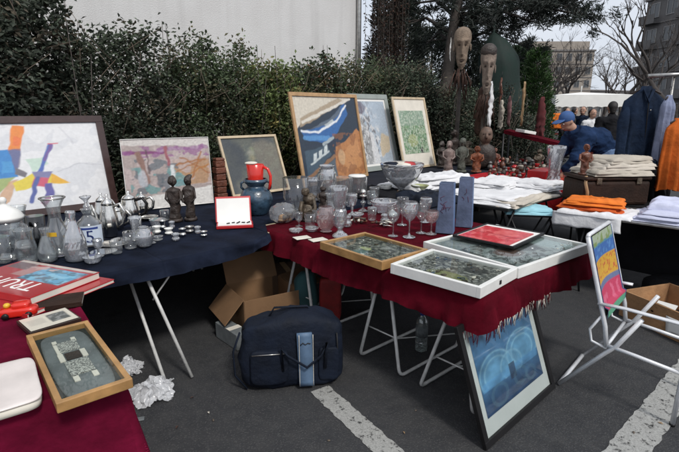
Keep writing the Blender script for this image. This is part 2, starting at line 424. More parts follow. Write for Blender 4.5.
# ================================================================= CLOTH + TABLES
def cloth(name, label, poly, z, drops, mat_, amp=.025, step=.03, per=.22, seed=0, scallop=.0, fringe=None, cat='tablecloth', flare=.12):
    """poly: CCW list of world xy; drops: hanging length per edge"""
    n = len(poly); pts = []; out = []; dl = []
    for i in range(n):
        a, b = Vector(poly[i][:2]), Vector(poly[(i + 1) % n][:2]); L = (b - a).length; k = max(2, int(L / step))
        nrm = Vector(((b - a).y, -(b - a).x)).normalized()
        dp, dn = drops[i - 1], drops[(i + 1) % n]
        for j in range(k):
            t = j / k; pts.append(a.lerp(b, t))
            w0 = max(0, 1 - t * L / .07); w1 = max(0, 1 - (1 - t) * L / .07)
            pa = Vector(poly[i - 1][:2]); pn = Vector(((a - pa).y, -(a - pa).x)).normalized()
            nx = Vector(poly[(i + 2) % n][:2]); nn = Vector(((nx - b).y, -(nx - b).x)).normalized()
            nv = nrm + pn * w0 * .9 + nn * w1 * .9
            out.append(nv.normalized()); dl.append(drops[i] + (dp - drops[i]) * w0 * .5 + (dn - drops[i]) * w1 * .5)
    m = len(pts); rows = [(0, 0), (.012, .004), (.018, .016)]
    vs = [(p.x, p.y, z) for p in pts]; fs = []
    R_ = 9; arc = 0; arcs = []
    for i in range(m):
        arcs.append(arc); arc += (pts[(i + 1) % m] - pts[i]).length
    for r in range(1, R_ + 1):
        t = r / R_
        for i in range(m):
            w = 1.6 * noise.noise(Vector((arcs[i] / per, seed * 5.3, .3 * t))) + .8 * noise.noise(Vector((arcs[i] / per * 2.3, seed, 4 + t)))
            off = .012 + (flare * dl[i]) * t + amp * w * t ** 1.2 * min(1, dl[i] / .2)
            zz = z - .004 - dl[i] * t * (1 + scallop * noise.noise(Vector((arcs[i] * 1.3, seed, 9))))
            q = pts[i] + out[i] * max(off, .006)
            vs.append((q.x, q.y, max(zz, .005)))
    for r in range(R_):
        for i in range(m):
            i2 = (i + 1) % m; fs.append((r * m + i, (r + 1) * m + i, (r + 1) * m + i2, r * m + i2))
    mb = MB().add(vs, fs, 0, True)
    # top: subdivided by bmesh for slight wrinkles
    bm = bmesh.new(); vv = [bm.verts.new(v) for v in vs[:m]]; bm.faces.new(vv)
    bmesh.ops.triangulate(bm, faces=bm.faces[:])
    for _ in range(9):
        long_ = [e for e in bm.edges if e.calc_length() > .05 and not e.is_boundary]
        if not long_: break
        bmesh.ops.subdivide_edges(bm, edges=long_, cuts=1); bmesh.ops.triangulate(bm, faces=bm.faces[:])
    edge_v = {v for e in bm.edges if e.is_boundary for v in e.verts}
    for v in bm.verts:
        if v not in edge_v:
            q = Vector((v.co.x * 4.5 + seed, v.co.y * 4.5, 2)); v.co.z += .004 * noise.noise(q) - .0075 + .007 * (1 - abs(noise.noise(q * .55 + Vector((5, 1, 0))))) ** 6
    bm.verts.index_update()
    mb.add([v.co for v in bm.verts], [[v.index for v in f.verts] for f in bm.faces], 0, True); bm.free()
    hem = vs[R_ * m:]
    o = mb.build(name, mat_)
    tag(o, label, cat)
    return o, hem

def leg_u(tops, feet, r=.011):
    pts = [tops[0], feet[0], feet[1], tops[1]]; out = []
    pts = [Vector(p) for p in pts]
    for i, p in enumerate(pts):
        if i in (0, 3): out.append(p); continue
        a = (pts[i - 1] - p).normalized(); b = (pts[i + 1] - p).normalized()
        for k in range(5):
            t = k / 4; q0 = p + a * .05 * (1 - t); q1 = p + b * .05 * t
            out.append(p + a * .05 * (1 - t) ** 2 + b * .05 * t ** 2)
    return MB().tube(out, r, 8)

def local(o, v): return o.matrix_world.inverted() @ v
# red front table
RT = [AB(0, 0), AB(1.40, 0), AB(1.40, 2.0), AB(0, 2.0)]
o, hem = cloth('tablecloth', 'deep red cloth with a fringed hem over the glassware table', RT, .75, [.17, .10, .12, .17], 'red_cloth', .035, .018, .13, 1, .22)
fr = MB(); frd = MB(); k = 0
for i, h in enumerate(hem):
    hv = Vector(h); rel = hv - AB(0, 0); a, b = rel.dot(AX), rel.dot(BX)
    if (-.05 < b < .05 and -.02 < a < .75) or (a < .02 and -.02 < b < .10):
        for _ in range(3):
            k += 1; q = hv + AX * rnd.uniform(-.01, .01)
            ln = rnd.uniform(.03, .065); sw = Vector((rnd.uniform(-.012, .012), rnd.uniform(-.012, .012), 0))
            fr.tube([q + Vector((0, 0, .006)), q + sw * .5 - Vector((0, 0, ln * .5)), q + sw - Vector((0, 0, ln))], [.0014, .0016, .0011], 5, mi=0 if (k % 5 < 2 and a > .05) else 1)
f1 = fr.build('fringe', ['offwhite', 'red_cloth'], o); f1['label'] = 'red and white strands of the hem'; f1['kind'] = 'stuff'
t = thing('trestle_table', 'long folding table on white bent tube legs under the red cloth', 'table', AB(.7, 1, 0), RZ)
MB().box((0, 0, .7225), (1.34, 1.94, .022), bev=.003).build('tabletop', 'wood_pale', t)
def lab(a, b, z): return (a - .7, b - 1.0, z)
for ap, f1, f2 in ((.21, .07, .44), (.78, .60, .96), (1.65, 1.45, 1.85)):
    for j, fb in enumerate((f1, f2)):
        leg_u((lab(.14, ap + (.02 if j else -.02), .71), lab(.78, ap + (.02 if j else -.02), .71)), (lab(.10, fb, .012), lab(.74, fb, .012))).build('leg', 'white_tube', t)
    MB().tube([lab(.13, f1 + (ap - f1) * .32, .24), lab(.13, f2 + (ap - f2) * .32, .24)], .005, 6).build('brace', 'white_tube', t)
    MB().tube([lab(.74, f1 + (ap - f1) * .1, .09), lab(.42, f2 + (ap - f2) * .05, .03)], .005, 6).build('brace', 'white_tube', t)

# blue table
BT = [AB(-2.6, 1.60), AB(-.28, 1.66), AB(-.06, 1.80), AB(-.04, 2.10), AB(1.42, 2.10), AB(1.42, 3.8), AB(-2.6, 3.8)]
cloth('tablecloth', 'dark navy blue cloth over the table of silver pots and decanters', BT, .75, [.085, .07, .05, .03, .04, .1, .1], 'blue_cloth', .07, .022, .22, 2, .5, flare=.3)
t = thing('trestle_table', 'folding table with thin pale legs under the navy cloth', 'table', AB(-1, 2.4, 0), RZ)
MB().box((-.15, .3, .7225), (2.7, 1.7, .022), bev=.003).build('tabletop', 'wood_pale', t)
def wl(p): 
    d = Vector(p) - AB(-1, 2.4, 0); return (d.dot(AX), d.dot(BX), d.z)
for (tp, ft) in (((131, 274), (165, 381)), ((156, 290), (192, 377)),):
    b = P(*ft, .01); tt = P(tp[0], tp[1], .60)
    up = b + (tt - b) * (.712 / (tt.z - .01)) if tt.z > .02 else tt
    MB().tube([wl(up + BX * .10), wl(b)], .011, 8).build('leg', 'white_tube', t)
for a in (-1.0, 1.0):
    MB().tube([(a, 1.0, .71), (a + .15, 1.0, .01)], .011, 8).build('leg', 'white_tube', t)
    MB().tube([(a + .2, 1.0, .71), (a + .05, 1.0, .01)], .011, 8).build('leg', 'white_tube', t)
MB().tube([wl(P(176, 266, .70)), wl(P(153, 300, .50))], .006, 6).build('brace', 'white_tube', t)
# dark back table
DT = [AB(1.46, 1.50), AB(2.12, 1.50), AB(2.12, 2.55), AB(6.2, 2.7), AB(6.2, 3.95), AB(1.47, 3.95)]
cloth('tablecloth', 'black cloth over the table below the standing pictures', DT, .748, [.3] * 6, 'dark_cloth', .03, .06, .3, 3)
t = thing('trestle_table', 'plain table below the black cloth beside the hedge', 'table', AB(3.4, 3.3, 0), RZ)
MB().box((.3, 0, .72), (4.6, 1.1, .02)).build('tabletop', 'wood_pale', t)
for a in (-1.7, 2.3):
    for b in (-.45, .45): MB().tube([(a, b, .71), (a, b, 0)], .012, 8).build('leg', 'dark_metal', t)
# white clothes table
WT = [AB(2.2, 1.08), AB(3.5, 1.08), AB(3.5, 2.5), AB(2.2, 2.5)]
t = thing('trestle_table', 'low clothes table on thin dark crossed legs under the white shirts', 'table', AB(2.85, 1.8, 0), RZ)
MB().box((0, 0, .715), (1.3, 1.42, .03), bev=.004).build('tabletop', 'dark_metal', t)
for a in (-.55, .55):
    for b in (-.6, .0, .6):
        MB().tube([(a, b - .12, .70), (a, b + .12, .0)], .011, 6).build('leg', 'dark_metal', t)
        MB().tube([(a + .03, b + .12, .70), (a + .03, b - .12, .0)], .011, 6).build('leg', 'dark_metal', t)
# far red table
FT = [AB(3.62, .95), AB(4.75, .95), AB(4.75, 2.62), AB(3.62, 2.62)]
cloth('tablecloth', 'bright red cloth under the figurines and trinkets behind the white shirts', FT, .76, [.3] * 4, mat('bright_red_cloth', (.33, .010, .016), .85, .2, 5, .25, 30, spec=.2), .02, .05, .2, 4)
t = thing('trestle_table', 'table with figurines hidden below the bright red cloth', 'table', AB(4.2, 1.8, 0), RZ)
MB().box((0, 0, .735), (1.08, 1.6, .02)).build('tabletop', 'wood_pale', t)
for a in (-.45, .45):
    for b in (-.7, .7): MB().tube([(a, b, .73), (a, b, 0)], .012, 8).build('leg', 'dark_metal', t)
# lavender table
LT0 = P(560, 212, .74); LT1 = P(690, 229, .74)
fd = (LT1 - LT0).normalized(); fb = Vector((-fd.y, fd.x, 0)); Lrz = math.atan2(fd.y, fd.x)
LO = Vector((LT0.x, LT0.y, 0))
t = thing('folding_table', 'folding table with a thin grey rim and dark legs holding the lavender pile', 'table', LO, Lrz)
MB().box((.75, .36, .727), (1.5, .70, .018), bev=.004).build('tabletop', 'pewter', t)
for x in (.12, 1.35):
    for y, dx in ((.08, .1), (.62, .1)):
        MB().tube([(x, y, .72), (x + dx, y, 0)], .010, 6).build('leg', 'dark_metal', t)
        MB().tube([(x + dx, y, .72), (x, y, 0)], .010, 6).build('leg', 'dark_metal', t)
# magenta table
MC = P(122, 374, .75); MBk = P(74, 296, .75); dr = (MC - MBk).normalized()
mleft = Vector((-AX.x, -AX.y, 0))
q0 = MC; q1 = MBk - dr * .05
MG = [q0 + mleft * 1.6, q0, q1, q1 + mleft * 1.6]
cloth('tablecloth', 'magenta cloth over the nearest table with books and a framed picture', MG, .75, [.74, .74, .3, .3], 'magenta_cloth', .075, .022, .17, 6, flare=.10)
t = thing('trestle_table', 'near table standing beneath the magenta cloth', 'table', (q0.x - .6, q0.y + .15, 0), RZ)
MB().box((-.25, 0, .73), (.9, .5, .02)).build('tabletop', 'wood_pale', t)
for a in (-.6, .1):
    for b in (-.2, .2): MB().tube([(a, b, .72), (a, b, 0)], .012, 8).build('leg', 'dark_metal', t)
# dark table under the suitcase
t = thing('trestle_table', 'black table behind the lavender pile carrying the brown trunk', 'table', AB(3.62, .12, 0), RZ)
MB().box((0, 0, .73), (.9, 1.5, .03), bev=.004).build('tabletop', 'dark_metal', t)
MB().box((-.40, 0, .40), (.02, 1.4, .62)).build('modesty_panel', 'black_cloth', t)
for a in (-.36, .4):
    for b in (-.7, .7): MB().tube([(a, b, .72), (a, b, 0)], .014, 8).build('leg', 'dark_metal', t)

# ================================================================= PICTURES
def ns(f, th, c, al=.7, r=(0, 0, 1, 1)): return ('n', f, th, c, al, r)
white = (.72, .72, .73)
f1 = paintfn([
    ns(3, .05, (.60, .61, .64), .6),
    ('l', (.62, .42), (.80, .50), .006, (.48, .49, .52), .6), ('l', (.80, .50), (.98, .46), .006, (.5, .5, .53), .6), ('l', (.70, .95), (.78, .75), .006, (.55, .55, .58), .6), ('l', (.1, .9), (.3, .97), .004, (.5, .5, .53), .5),
    ('p', [(.0, .0), (.30, .40), (.20, .44), (.0, .44)], (.33, .40, .16)), ('p', [(.05, .0), (.22, .12), (.30, .36), (.24, .34)], (.55, .30, .14), .8),
    ('p', [(.08, .45), (.17, .45), (.18, .78), (.08, .8)], (.10, .17, .15)),
    ('p', [(.20, .70), (.37, .72), (.31, .39), (.13, .38), (.17, .52)], (.045, .22, .52)), ('p', [(.22, .58), (.30, .56), (.28, .44), (.2, .44)], (.08, .32, .60), .7),
    ('p', [(.34, .98), (.43, .97), (.365, .69), (.285, .70)], (.74, .24, .055)), ('p', [(.34, .86), (.39, .83), (.36, .74), (.31, .75)], (.72, .14, .06), .6),
    ('p', [(.285, .70), (.37, .71), (.34, .50), (.30, .46)], (.16, .13, .22), .8),
    ('p', [(.31, .50), (.38, .43), (.36, .38), (.29, .42)], (.16, .15, .17)),
    ('p', [(.38, .58), (.52, .60), (.56, .52), (.43, .43)], (.45, .62, .50), .75),
    ('p', [(.26, .32), (.42, .42), (.55, .41), (.68, .27), (.50, .28), (.28, .22)], (.68, .55, .07)),
    ('p', [(.56, .40), (.69, .27), (.54, .28)], (.72, .40, .05)),
    ('p', [(.43, .38), (.55, .39), (.50, .24), (.40, .27)], (.55, .10, .16)),
    ('l', (.595, .74), (.475, .42), .018, (.08, .14, .42)), ('l', (.60, .735), (.53, .56), .012, (.22, .08, .22), .6), ('l', (.58, .755), (.65, .755), .006, (.6, .06, .10)),
    ('p', [(.42, .44), (.58, .42), (.53, .35), (.43, .37)], (.20, .20, .36)),
    ('l', (.45, .36), (.37, .09), .018, (.09, .12, .33)), ('p', [(.49, .28), (.55, .28), (.55, .12), (.46, .05), (.49, .18)], (.12, .11, .33)), ('p', [(.49, .13), (.55, .13), (.46, .02), (.43, .06)], (.32, .10, .20)),
], white, .012, 1, .007, .05)
picture('framed_picture', 'large bright abstract painting of orange, blue and yellow shapes in a dark brown frame', 'painting', (-28, 225), (119, 206), .752, (101, 116), 'R', .062, 'frame_brown', f1, res=150)
f2 = paintfn([
    ('p', [(0, 0), (1, 0), (1, .27), (.55, .21), (0, .16)], (.72, .70, .67)),
    ('p', [(0, .92), (1, .88), (1, 1), (0, 1)], (.62, .58, .55)),
    ('p', [(.55, .30), (1, .32), (1, .72), (.55, .70)], (.44, .25, .12), .8),
    ns(5, .05, (.50, .41, .40), .7, (0, .3, 1, .92)), ns(7, .08, (.14, .16, .18), .85, (0, .22, .65, .72)), ns(6, .18, (.14, .30, .30), .8, (.05, .2, .75, .6)),
    ('l', (.05, .82), (.45, .80), .022, (.22, .06, .17)), ('l', (.40, .84), (.95, .86), .03, (.36, .20, .36), .7), ns(9, .1, (.28, .10, .26), .7, (0, .74, 1, .9)),
    ('l', (.17, .80), (.25, .40), .035, (.26, .15, .12)), ('l', (.48, .88), (.50, .62), .018, (.32, .10, .12)), ('l', (.27, .85), (.28, .5), .006, (.1, .06, .06)),
    ('l', (.95, .68), (.60, .62), .010, (.35, .14, .04)), ('l', (.98, .60), (.70, .45), .010, (.42, .18, .05)), ('l', (.90, .78), (.76, .40), .010, (.38, .15, .05)), ('l', (.65, .72), (.98, .46), .008, (.36, .14, .05)), ('l', (.55, .5), (.9, .66), .008, (.35, .15, .06)),
    ('p', [(.50, .30), (.56, .30), (.57, .62), (.52, .62)], (.66, .68, .68)), ('p', [(.36, .3), (.42, .3), (.44, .5), (.35, .5)], (.10, .12, .14), .8), ('e', (.2, .45), (.05, .12), (.55, .56, .6), .7), ('e', (.62, .34), (.1, .05), (.10, .28, .30), .8),
], (.40, .33, .31), .02, 2, .012, .22)
picture('watercolour', 'unframed pale watercolour of trees and figures with a white lower border', 'painting', (128, 212), (214, 203), .752, (208, 137), 'R', .006, 'paper', f2, depth=.012, res=120)
f3 = paintfn([
    ns(3, .0, (.10, .105, .085), .8), ('e', (.75, .45), (.35, .5), (.17, .15, .115), .7), ('e', (.45, .5), (.12, .35), (.085, .10, .09), .9), ns(8, .15, (.17, .17, .13), .6, (.3, .2, 1, .9)),
    ('l', (.48, .55), (.52, .80), .015, (.20, .22, .13)), ('e', (.47, .72), (.05, .05), (.28, .27, .22), .8), ('e', (.5, .62), (.04, .04), (.24, .2, .12), .8), ('e', (.2, .7), (.18, .25), (.035, .042, .05), .7), ('e', (.4, .12), (.3, .1), (.14, .13, .13), .6), ('e', (.6, .33), (.13, .05), (.2, .19, .16), .5),
], (.055, .062, .066), .03, 3, .05, .25)
picture('framed_picture', 'dim grey green still life in a thin gold frame behind the red jug', 'painting', (233, 198), (290, 190), .752, (217, 137), 'L', .028, 'wood_pale', f3, res=70)
f4 = paintfn([
    ('p', [(0, .62), (.12, .72), (.95, 1.0), (0, 1)], (.60, .55, .46)), ('p', [(.05, .64), (.22, .70), (.8, .95), (.7, .99), (.08, .75)], (.36, .28, .19), .9), ('l', (.1, .70), (.9, .98), .018, (.66, .62, .54)),
    ('p', [(.05, .60), (.25, .62), (.55, .75), (.80, .93), (.84, .80), (.60, .55), (.35, .45), (.12, .49)], (.030, .12, .33)),
    ('p', [(.20, .62), (.52, .74), (.74, .88), (.70, .80), (.48, .66)], (.10, .13, .17)), ('p', [(.42, .66), (.56, .73), (.60, .69), (.46, .62)], (.42, .46, .48)),
    ('l', (.06, .60), (.30, .575), .012, (.70, .73, .76)), ('l', (.30, .575), (.62, .70), .013, (.70, .73, .76)), ('l', (.62, .70), (.82, .90), .012, (.70, .73, .76)), ('l', (.10, .52), (.45, .50), .03, (.10, .28, .55), .8),
    ('p', [(.0, .42), (.35, .42), (.60, .38), (.62, .50), (.3, .44)], (.02, .032, .06)),
    ('p', [(.05, .05), (.46, .30), (.40, .42), (.06, .36)], (.05, .085, .12)), 
    ('p', [(.16, .24), (.22, .26), (.24, .34), (.18, .32)], (.55, .6, .6)), ('p', [(.25, .27), (.31, .30), (.33, .38), (.27, .35)], (.55, .6, .6)), ('p', [(.34, .31), (.39, .33), (.41, .42), (.36, .40)], (.55, .6, .6)), ('l', (.13, .21), (.42, .34), .012, (.5, .55, .55)), ('l', (.36, .43), (.52, .50), .02, (.35, .4, .42)),
    ('l', (.0, .02), (.50, .27), .025, (.24, .13, .07)), ('p', [(.0, 0), (.5, .24), (.6, .0)], (.085, .11, .135)),
    ('p', [(.50, .16), (.54, .38), (.72, .45), (.96, .60), (1, .55), (1, 0), (.52, 0)], (.43, .185, .065)), ('p', [(.60, .24), (.78, .40), (.95, .45), (.98, .1), (.7, .08)], (.52, .25, .10), .8), ns(7, .12, (.25, .10, .04), .6, (.5, 0, 1, .55)), ('e', (.62, .25), (.06, .10), (.55, .36, .2), .7),
], (.020, .034, .055), .012, 4, .008, .16)
picture('framed_picture', 'big painting of a blue boat above orange water in a light wood frame', 'painting', (304, 188), (368, 176), .752, (288, 92), 'L', .045, 'wood_light', f4, res=150)
f5 = paintfn([
    ns(4, .0, (.42, .48, .54), .7), ('p', [(0, .0), (.35, 0), (.42, .4), (.25, .62), (0, .95)], (.30, .30, .29), .9), ns(9, .08, (.14, .13, .13), .8, (0, .1, .55, 1)), ns(11, .15, (.62, .62, .62), .8, (0, 0, .7, .9)),
    ('p', [(.62, .1), (.95, .2), (.98, .42), (.75, .48), (.6, .3)], (.52, .42, .28), .85), ('p', [(.3, 0), (.55, 0), (.45, .5), (.34, .5)], (.62, .62, .62), .8), ('e', (.15, .9), (.2, .1), (.12, .10, .14), .7), ('p', [(.45, .6), (1, .5), (1, 1), (.4, 1)], (.40, .47, .55), .6),
], (.36, .42, .48), .02, 5, .015, .2)
picture('framed_picture', 'pale blue harbour picture with white mount in a grey green frame', 'painting', (362, 173), (400, 168), .752, (386, 95), 'R', .075, 'grey_paint', f5, (.035, .035, .035, .035), res=90)
f6 = paintfn([
    ns(5, -.05, (.12, .24, .11), .8), ns(9, .1, (.33, .40, .28), .8), ns(12, .15, (.07, .13, .06), .8), ('p', [(0, .65), (1, .65), (1, 1), (0, 1)], (.28, .36, .30), .6), ('e', (.4, .3), (.2, .15), (.36, .38, .16), .6), ('e', (.7, .05), (.06, .1), (.03, .03, .03)), ns(20, .2, (.5, .55, .45), .7),
], (.22, .33, .22), .03, 6, .02, .3)
picture('framed_picture', 'green garden print with wide cream mount in a narrow pale wood frame', 'painting', (404, 170), (436, 166), .752, (391, 97), 'L', .035, 'wood_pale', f6, (.07, .07, .20, .18), 'offwhite', res=80)
MT['grey_mount'] = mat('grey_white_mount', (.50, .51, .51), .7, .06, 5)
def arches(u, v):
    c = Vector((.055, .15, .30)); c = c.lerp(Vector((.02, .05, .12)), smst(.38, .1, v))
    for (x, y, r, k) in ((.28, .42, .27, 1), (.28, .42, .20, .8), (.74, .50, .27, 1), (.74, .50, .19, .8), (.52, .40, .18, .7)):
        d = math.hypot(u - x, (v - y) * 1.05)
        if d < r and v > y - .12: c = c.lerp(Vector((.14, .33, .52)), .45 * k)
        if v > y - .12: c = c.lerp(Vector((.24, .44, .60)), (.62 * math.exp(-((d - r) / .013) ** 2)))
    if .02 < u < .98 and abs(v - .34) < .05: c = c.lerp(Vector((.10, .27, .50)), .7)
    if .46 < u < .56 and .22 < v < .42: c = c.lerp(Vector((.02, .03, .07)), .8)
    n = noise.fractal(Vector((u * 6, v * 6, 3)), 1, 2, 4); c *= 1 + n * .45
    for (x, y, r) in ((.25, .16, .12), (.62, .2, .1), (.8, .14, .08)):
        if abs(math.hypot(u - x, v - y) - r) < .02: c = c.lerp(Vector((.10, .20, .28)), .28)
    return (max(0, c.x), max(0, c.y), max(0, c.z))
picture('framed_picture', 'black framed print of blue arches standing on the ground against the red table', 'painting', (485, 451), (554, 388), .002, (455, 328), 'L', .036, 'black_paint', arches, (.05, .05, .085, .045), 'grey_mount', res=120, pane=True, paint='photo')

# ================================================================= FLAT CASES
def frame_rect(near, left, right, z):
    n, l, r = P(*near, z), P(*left, z), P(*right, z)
    u = (r - n); w = u.length; u.normalize(); v = Vector((-u.y, u.x, 0)); d = (l - n).dot(v)
    return n, u, v, w, d, math.atan2(u.y, u.x)
TZ = .752
def case(name, label, cat, near, left, right, h, z, fmat, fn, rim=.022, pane=True, inner='felt_dark', res=70, items=0, clasp=None, latch=True):
    n, u, v, w, d, rz = frame_rect(near, left, right, z + h)
    c = n + u * w / 2 + v * d / 2
    o = thing(name, label, cat, (c.x, c.y, z), rz)
    f = MB()
    for s in (-1, 1):
        f.box((0, s * (d / 2 - rim / 2), h / 2), (w, rim, h), bev=.0025)
        f.box((s * (w / 2 - rim / 2), 0, h / 2 - .0006), (rim - .001, d - 2 * rim + .002, h - .0012), bev=.002)
    f.build('frame', fmat, o)
    MB().box((0, 0, .004), (w - rim, d - rim, .006)).build('base_board', inner, o)
    iw, ih = w - 2 * rim - .004, d - 2 * rim - .004
    if fn:
        a = art_mb(iw, ih, fn, res, res, 0, 0)
        a.v = [(x, zz - ih / 2, max(.008, h - .022)) for x, y, zz in a.v]; a.build('display_lining', 'fabric', o)
    g = random.Random(items * 3 + 5)
    for k in range(items):
        x, y = g.uniform(-.42, .42) * iw, g.uniform(-.42, .42) * ih; zz = max(.008, h - .0215); kind = g.randrange(4); s = g.uniform(.007, .016)
        b = MB()
        if kind == 0: b.tube([(x + s * math.cos(a) , y + s * math.sin(a), zz + .003) for a in [i * math.pi / 6 for i in range(12)]], .0022, 5, closed=True)
        elif kind == 1: b.blob((x, y, zz + s * .3), (s * 2, s * 1.5, s * .7), 2, .002, 60, k, 12, 8)
        elif kind == 2: b.lathe([(s, 0), (s * 1.05, .003), (s * .6, .005), (s * .2, .006), (0, .006)], (x, y, zz), 14)
        else: b.tube([(x, y, zz + .003), (x + s, y + s * .6, zz + .004), (x + 2 * s, y + g.uniform(-1, 1) * s, zz + .003)], .0025, 5)
        b.build(['ring', 'brooch', 'medal', 'chain'][kind], ['silver', 'bronze', 'metal_bits', 'blue_glaze', 'offwhite'][g.randrange(5)], o)
    if pane: MB().box((0, 0, h - .006), (iw + .003, ih + .003, .002)).build('glass_pane', 'pane', o)
    if clasp:
        for cx in clasp: MB().box((cx * w, -d / 2 - .002, h * .55), (.018, .006, .022), bev=.002).build('clasp', 'dark_metal', o)
    return o, c, u, v, w, d, rz
fc1 = paintfn([ns(6, .0, (.10, .11, .10), .7), ns(14, .15, (.28, .28, .24), .8), ('e', (.42, .55), (.07, .10), (.45, .48, .22), .9), ('e', (.7, .4), (.1, .06), (.35, .36, .34), .7), ('e', (.2, .5), (.12, .1), (.12, .2, .19), .8), ('l', (.2, .6), (.8, .5), .02, (.30, .31, .28), .5)], (.030, .034, .032), .02, 11, .02, .4)
case('display_case', 'honey wood display case with a glass lid on the red cloth', 'display case', (382, 262), (318, 242), (428, 249), .052, TZ, 'wood_gold', fc1, items=14, clasp=(-.02,))
fc2 = paintfn([ns(6, .0, (.15, .15, .13), .7), ns(16, .12, (.36, .36, .33), .9), ns(22, .2, (.02, .02, .02), .9), ('e', (.22, .45), (.14, .25), (.22, .23, .09), .8), ('e', (.7, .3), (.16, .15), (.03, .03, .03), .8)], (.11, .115, .11), .02, 12, .015, .4)
case('display_case', 'small white display case of jewellery nearest the fringed corner', 'display case', (481, 288), (392, 263), (518, 268), .058, TZ, 'white_paint', fc2, items=34, clasp=(-.0,), rim=.026)
fc3 = paintfn([ns(5, .05, (.22, .25, .25), .7), ns(12, .15, (.34, .36, .35), .8), ns(14, .12, (.03, .035, .035), .85, (.05, .05, .8, .7)), ('e', (.35, .35), (.14, .12), (.10, .045, .03), .9), ('e', (.6, .42), (.15, .2), (.03, .035, .04), .8), ('p', [(.75, .1), (.98, .1), (.98, .95), (.75, .95)], (.36, .45, .46), .7)], (.23, .27, .27), .02, 13, .02, .35)
big = case('display_case', 'large white glazed case under the red covered frames', 'display case', (519, 268.5), (421, 242), (590, 244), .060, TZ, 'white_paint', fc3, items=26, rim=.024)
# red covered frame lying on the big case
n, u, v, w, d, rz = frame_rect((514, 246), (455, 233), (545, 232), TZ + .06 + .024)
c = n + u * w / 2 + v * d / 2
o = thing('picture_frame', 'flat black edged frame with white border lying on the large white case', 'frame', (c.x, c.y, TZ + .063), rz)
f = MB()
for s in (-1, 1):
    f.box((0, s * (d / 2 - .008), .008), (w, .016, .016), bev=.002); f.box((s * (w / 2 - .008), 0, .0075), (.015, d - .03, .015), bev=.002)
f.build('frame', 'black_paint', o); MB().box((0, 0, .006), (w - .03, d - .03, .008)).build('mount', 'paper', o)
pr = paintfn([ns(5, .05, (.80, .16, .16), .8), ns(9, .15, (.50, .015, .02), .8), ('l', (.5, 0), (.5, 1), .012, (.35, .01, .02)), ('p', [(.55, .2), (.9, .2), (.9, .6), (.55, .6)], (.78, .14, .13), .6)], (.66, .03, .045), .01, 14, .02, .15)
a = art_mb(w * .80, d * .82, pr, 50, 50); a.v = [(x - w * .07, z - d * .40, .0165) for x, y, z in a.v]
o2 = a.build('red_cards', 'photo', o, None)
rb = MB().box((-w * .07, d * .01, .013), (w * .80, d * .82, .006), bev=.001); rb.build('card_block', 'red_print', o)

# near framed piece on the magenta cloth
def pt4(c, z): return [P(x, y, z) for x, y in c]
def flat_thing(name, label, cat, cs, z, h, rzfix=None):
    q = pt4(cs, z + h); c = sum(q, Vector()) / 4      # order: near-left, near-right, far-right, far-left
    ux = ((q[1] - q[0]) + (q[2] - q[3])) / 2; uy = ((q[3] - q[0]) + (q[2] - q[1])) / 2
    w, d = ux.length, uy.length; rz = math.atan2(ux.y, ux.x)
    o = thing(name, label, cat, (c.x, c.y, z), rz); return o, w, d
o, w, d = flat_thing('shadow_box', 'gold framed grey panel of pale patterned tags on the magenta cloth', 'framed piece', [(40, 408), (120, 383), (98, 317), (38, 333)], TZ, .035)
f = MB(); rm = .02
for s in (-1, 1):
    f.box((0, s * (d / 2 - rm / 2), .0175), (w, rm, .035), bev=.003); f.box((s * (w / 2 - rm / 2), 0, .017), (rm - .001, d - 2 * rm + .002, .034), bev=.002)
f.build('frame', 'wood_gold', o)
MB().box((0, 0, .006), (w - .03, d - .03, .010)).build('base_board', 'felt_dark', o)
MB().blob((0, 0, .013), (w - .055, d - .05, .012), 5, .003, 20, 3, 36, 8).build('slate_panel', 'felt_grey', o)
def tagtex():
    m, nt, N, L, B = newmat('patterned_tag'); co = N.new('ShaderNodeTexCoord').outputs['Object']
    n1 = nz(N, L, co, 190, 3); c = mixcol(N, L, ramp(N, L, n1.outputs[0], .42, .60), (.10, .10, .10), (.55, .55, .50)); L.new(c, B.inputs['Base Color']); B.inputs['Roughness'].default_value = .6
    return m
MT['tagtex'] = tagtex()
for (x, y, sx, sy, m_) in ((0, .20, .30, .15, 'tagtex'), (.0, .05, .22, .10, 'statue'), (0, -.12, .34, .19, 'tagtex'), (-.16, .29, .07, .06, 'offwhite'), (.13, .29, .07, .06, 'offwhite'), (-.17, .05, .08, .11, 'offwhite'), (.16, .05, .08, .11, 'offwhite'), (-.12, -.26, .08, .06, 'offwhite'), (.14, -.26, .08, .06, 'offwhite'), (-.17, .19, .06, .16, 'offwhite')):
    MB().box((x * w, y * d, .0215 if m_ == 'tagtex' else .0205), (sx * w, sy * d, .006), bev=.001).build('tag', m_, o)
MB().box((0, 0, .032), (w - 2 * rm, d - 2 * rm, .0015)).build('glass_pane', 'pane', o)
# white tray left
o, w, d = flat_thing('foam_tray', 'pale translucent lidded tray at the left edge of the magenta cloth', 'tray', [(-30, 424), (39, 400), (37, 358), (-34, 374)], TZ, .03)
MB().blob((0, 0, .017), (w, d, .034), 6, .002, 10, 2, 40, 12).build('tray_body', 'offwhite', o)
MB().blob((0, 0, .036), (w * 1.02, d * 1.02, .010), 7, .002, 12, 4, 40, 8).build('lid', mat('pinkish_lid', (.66, .60, .57), .35, .12, 9, coat=.3), o)
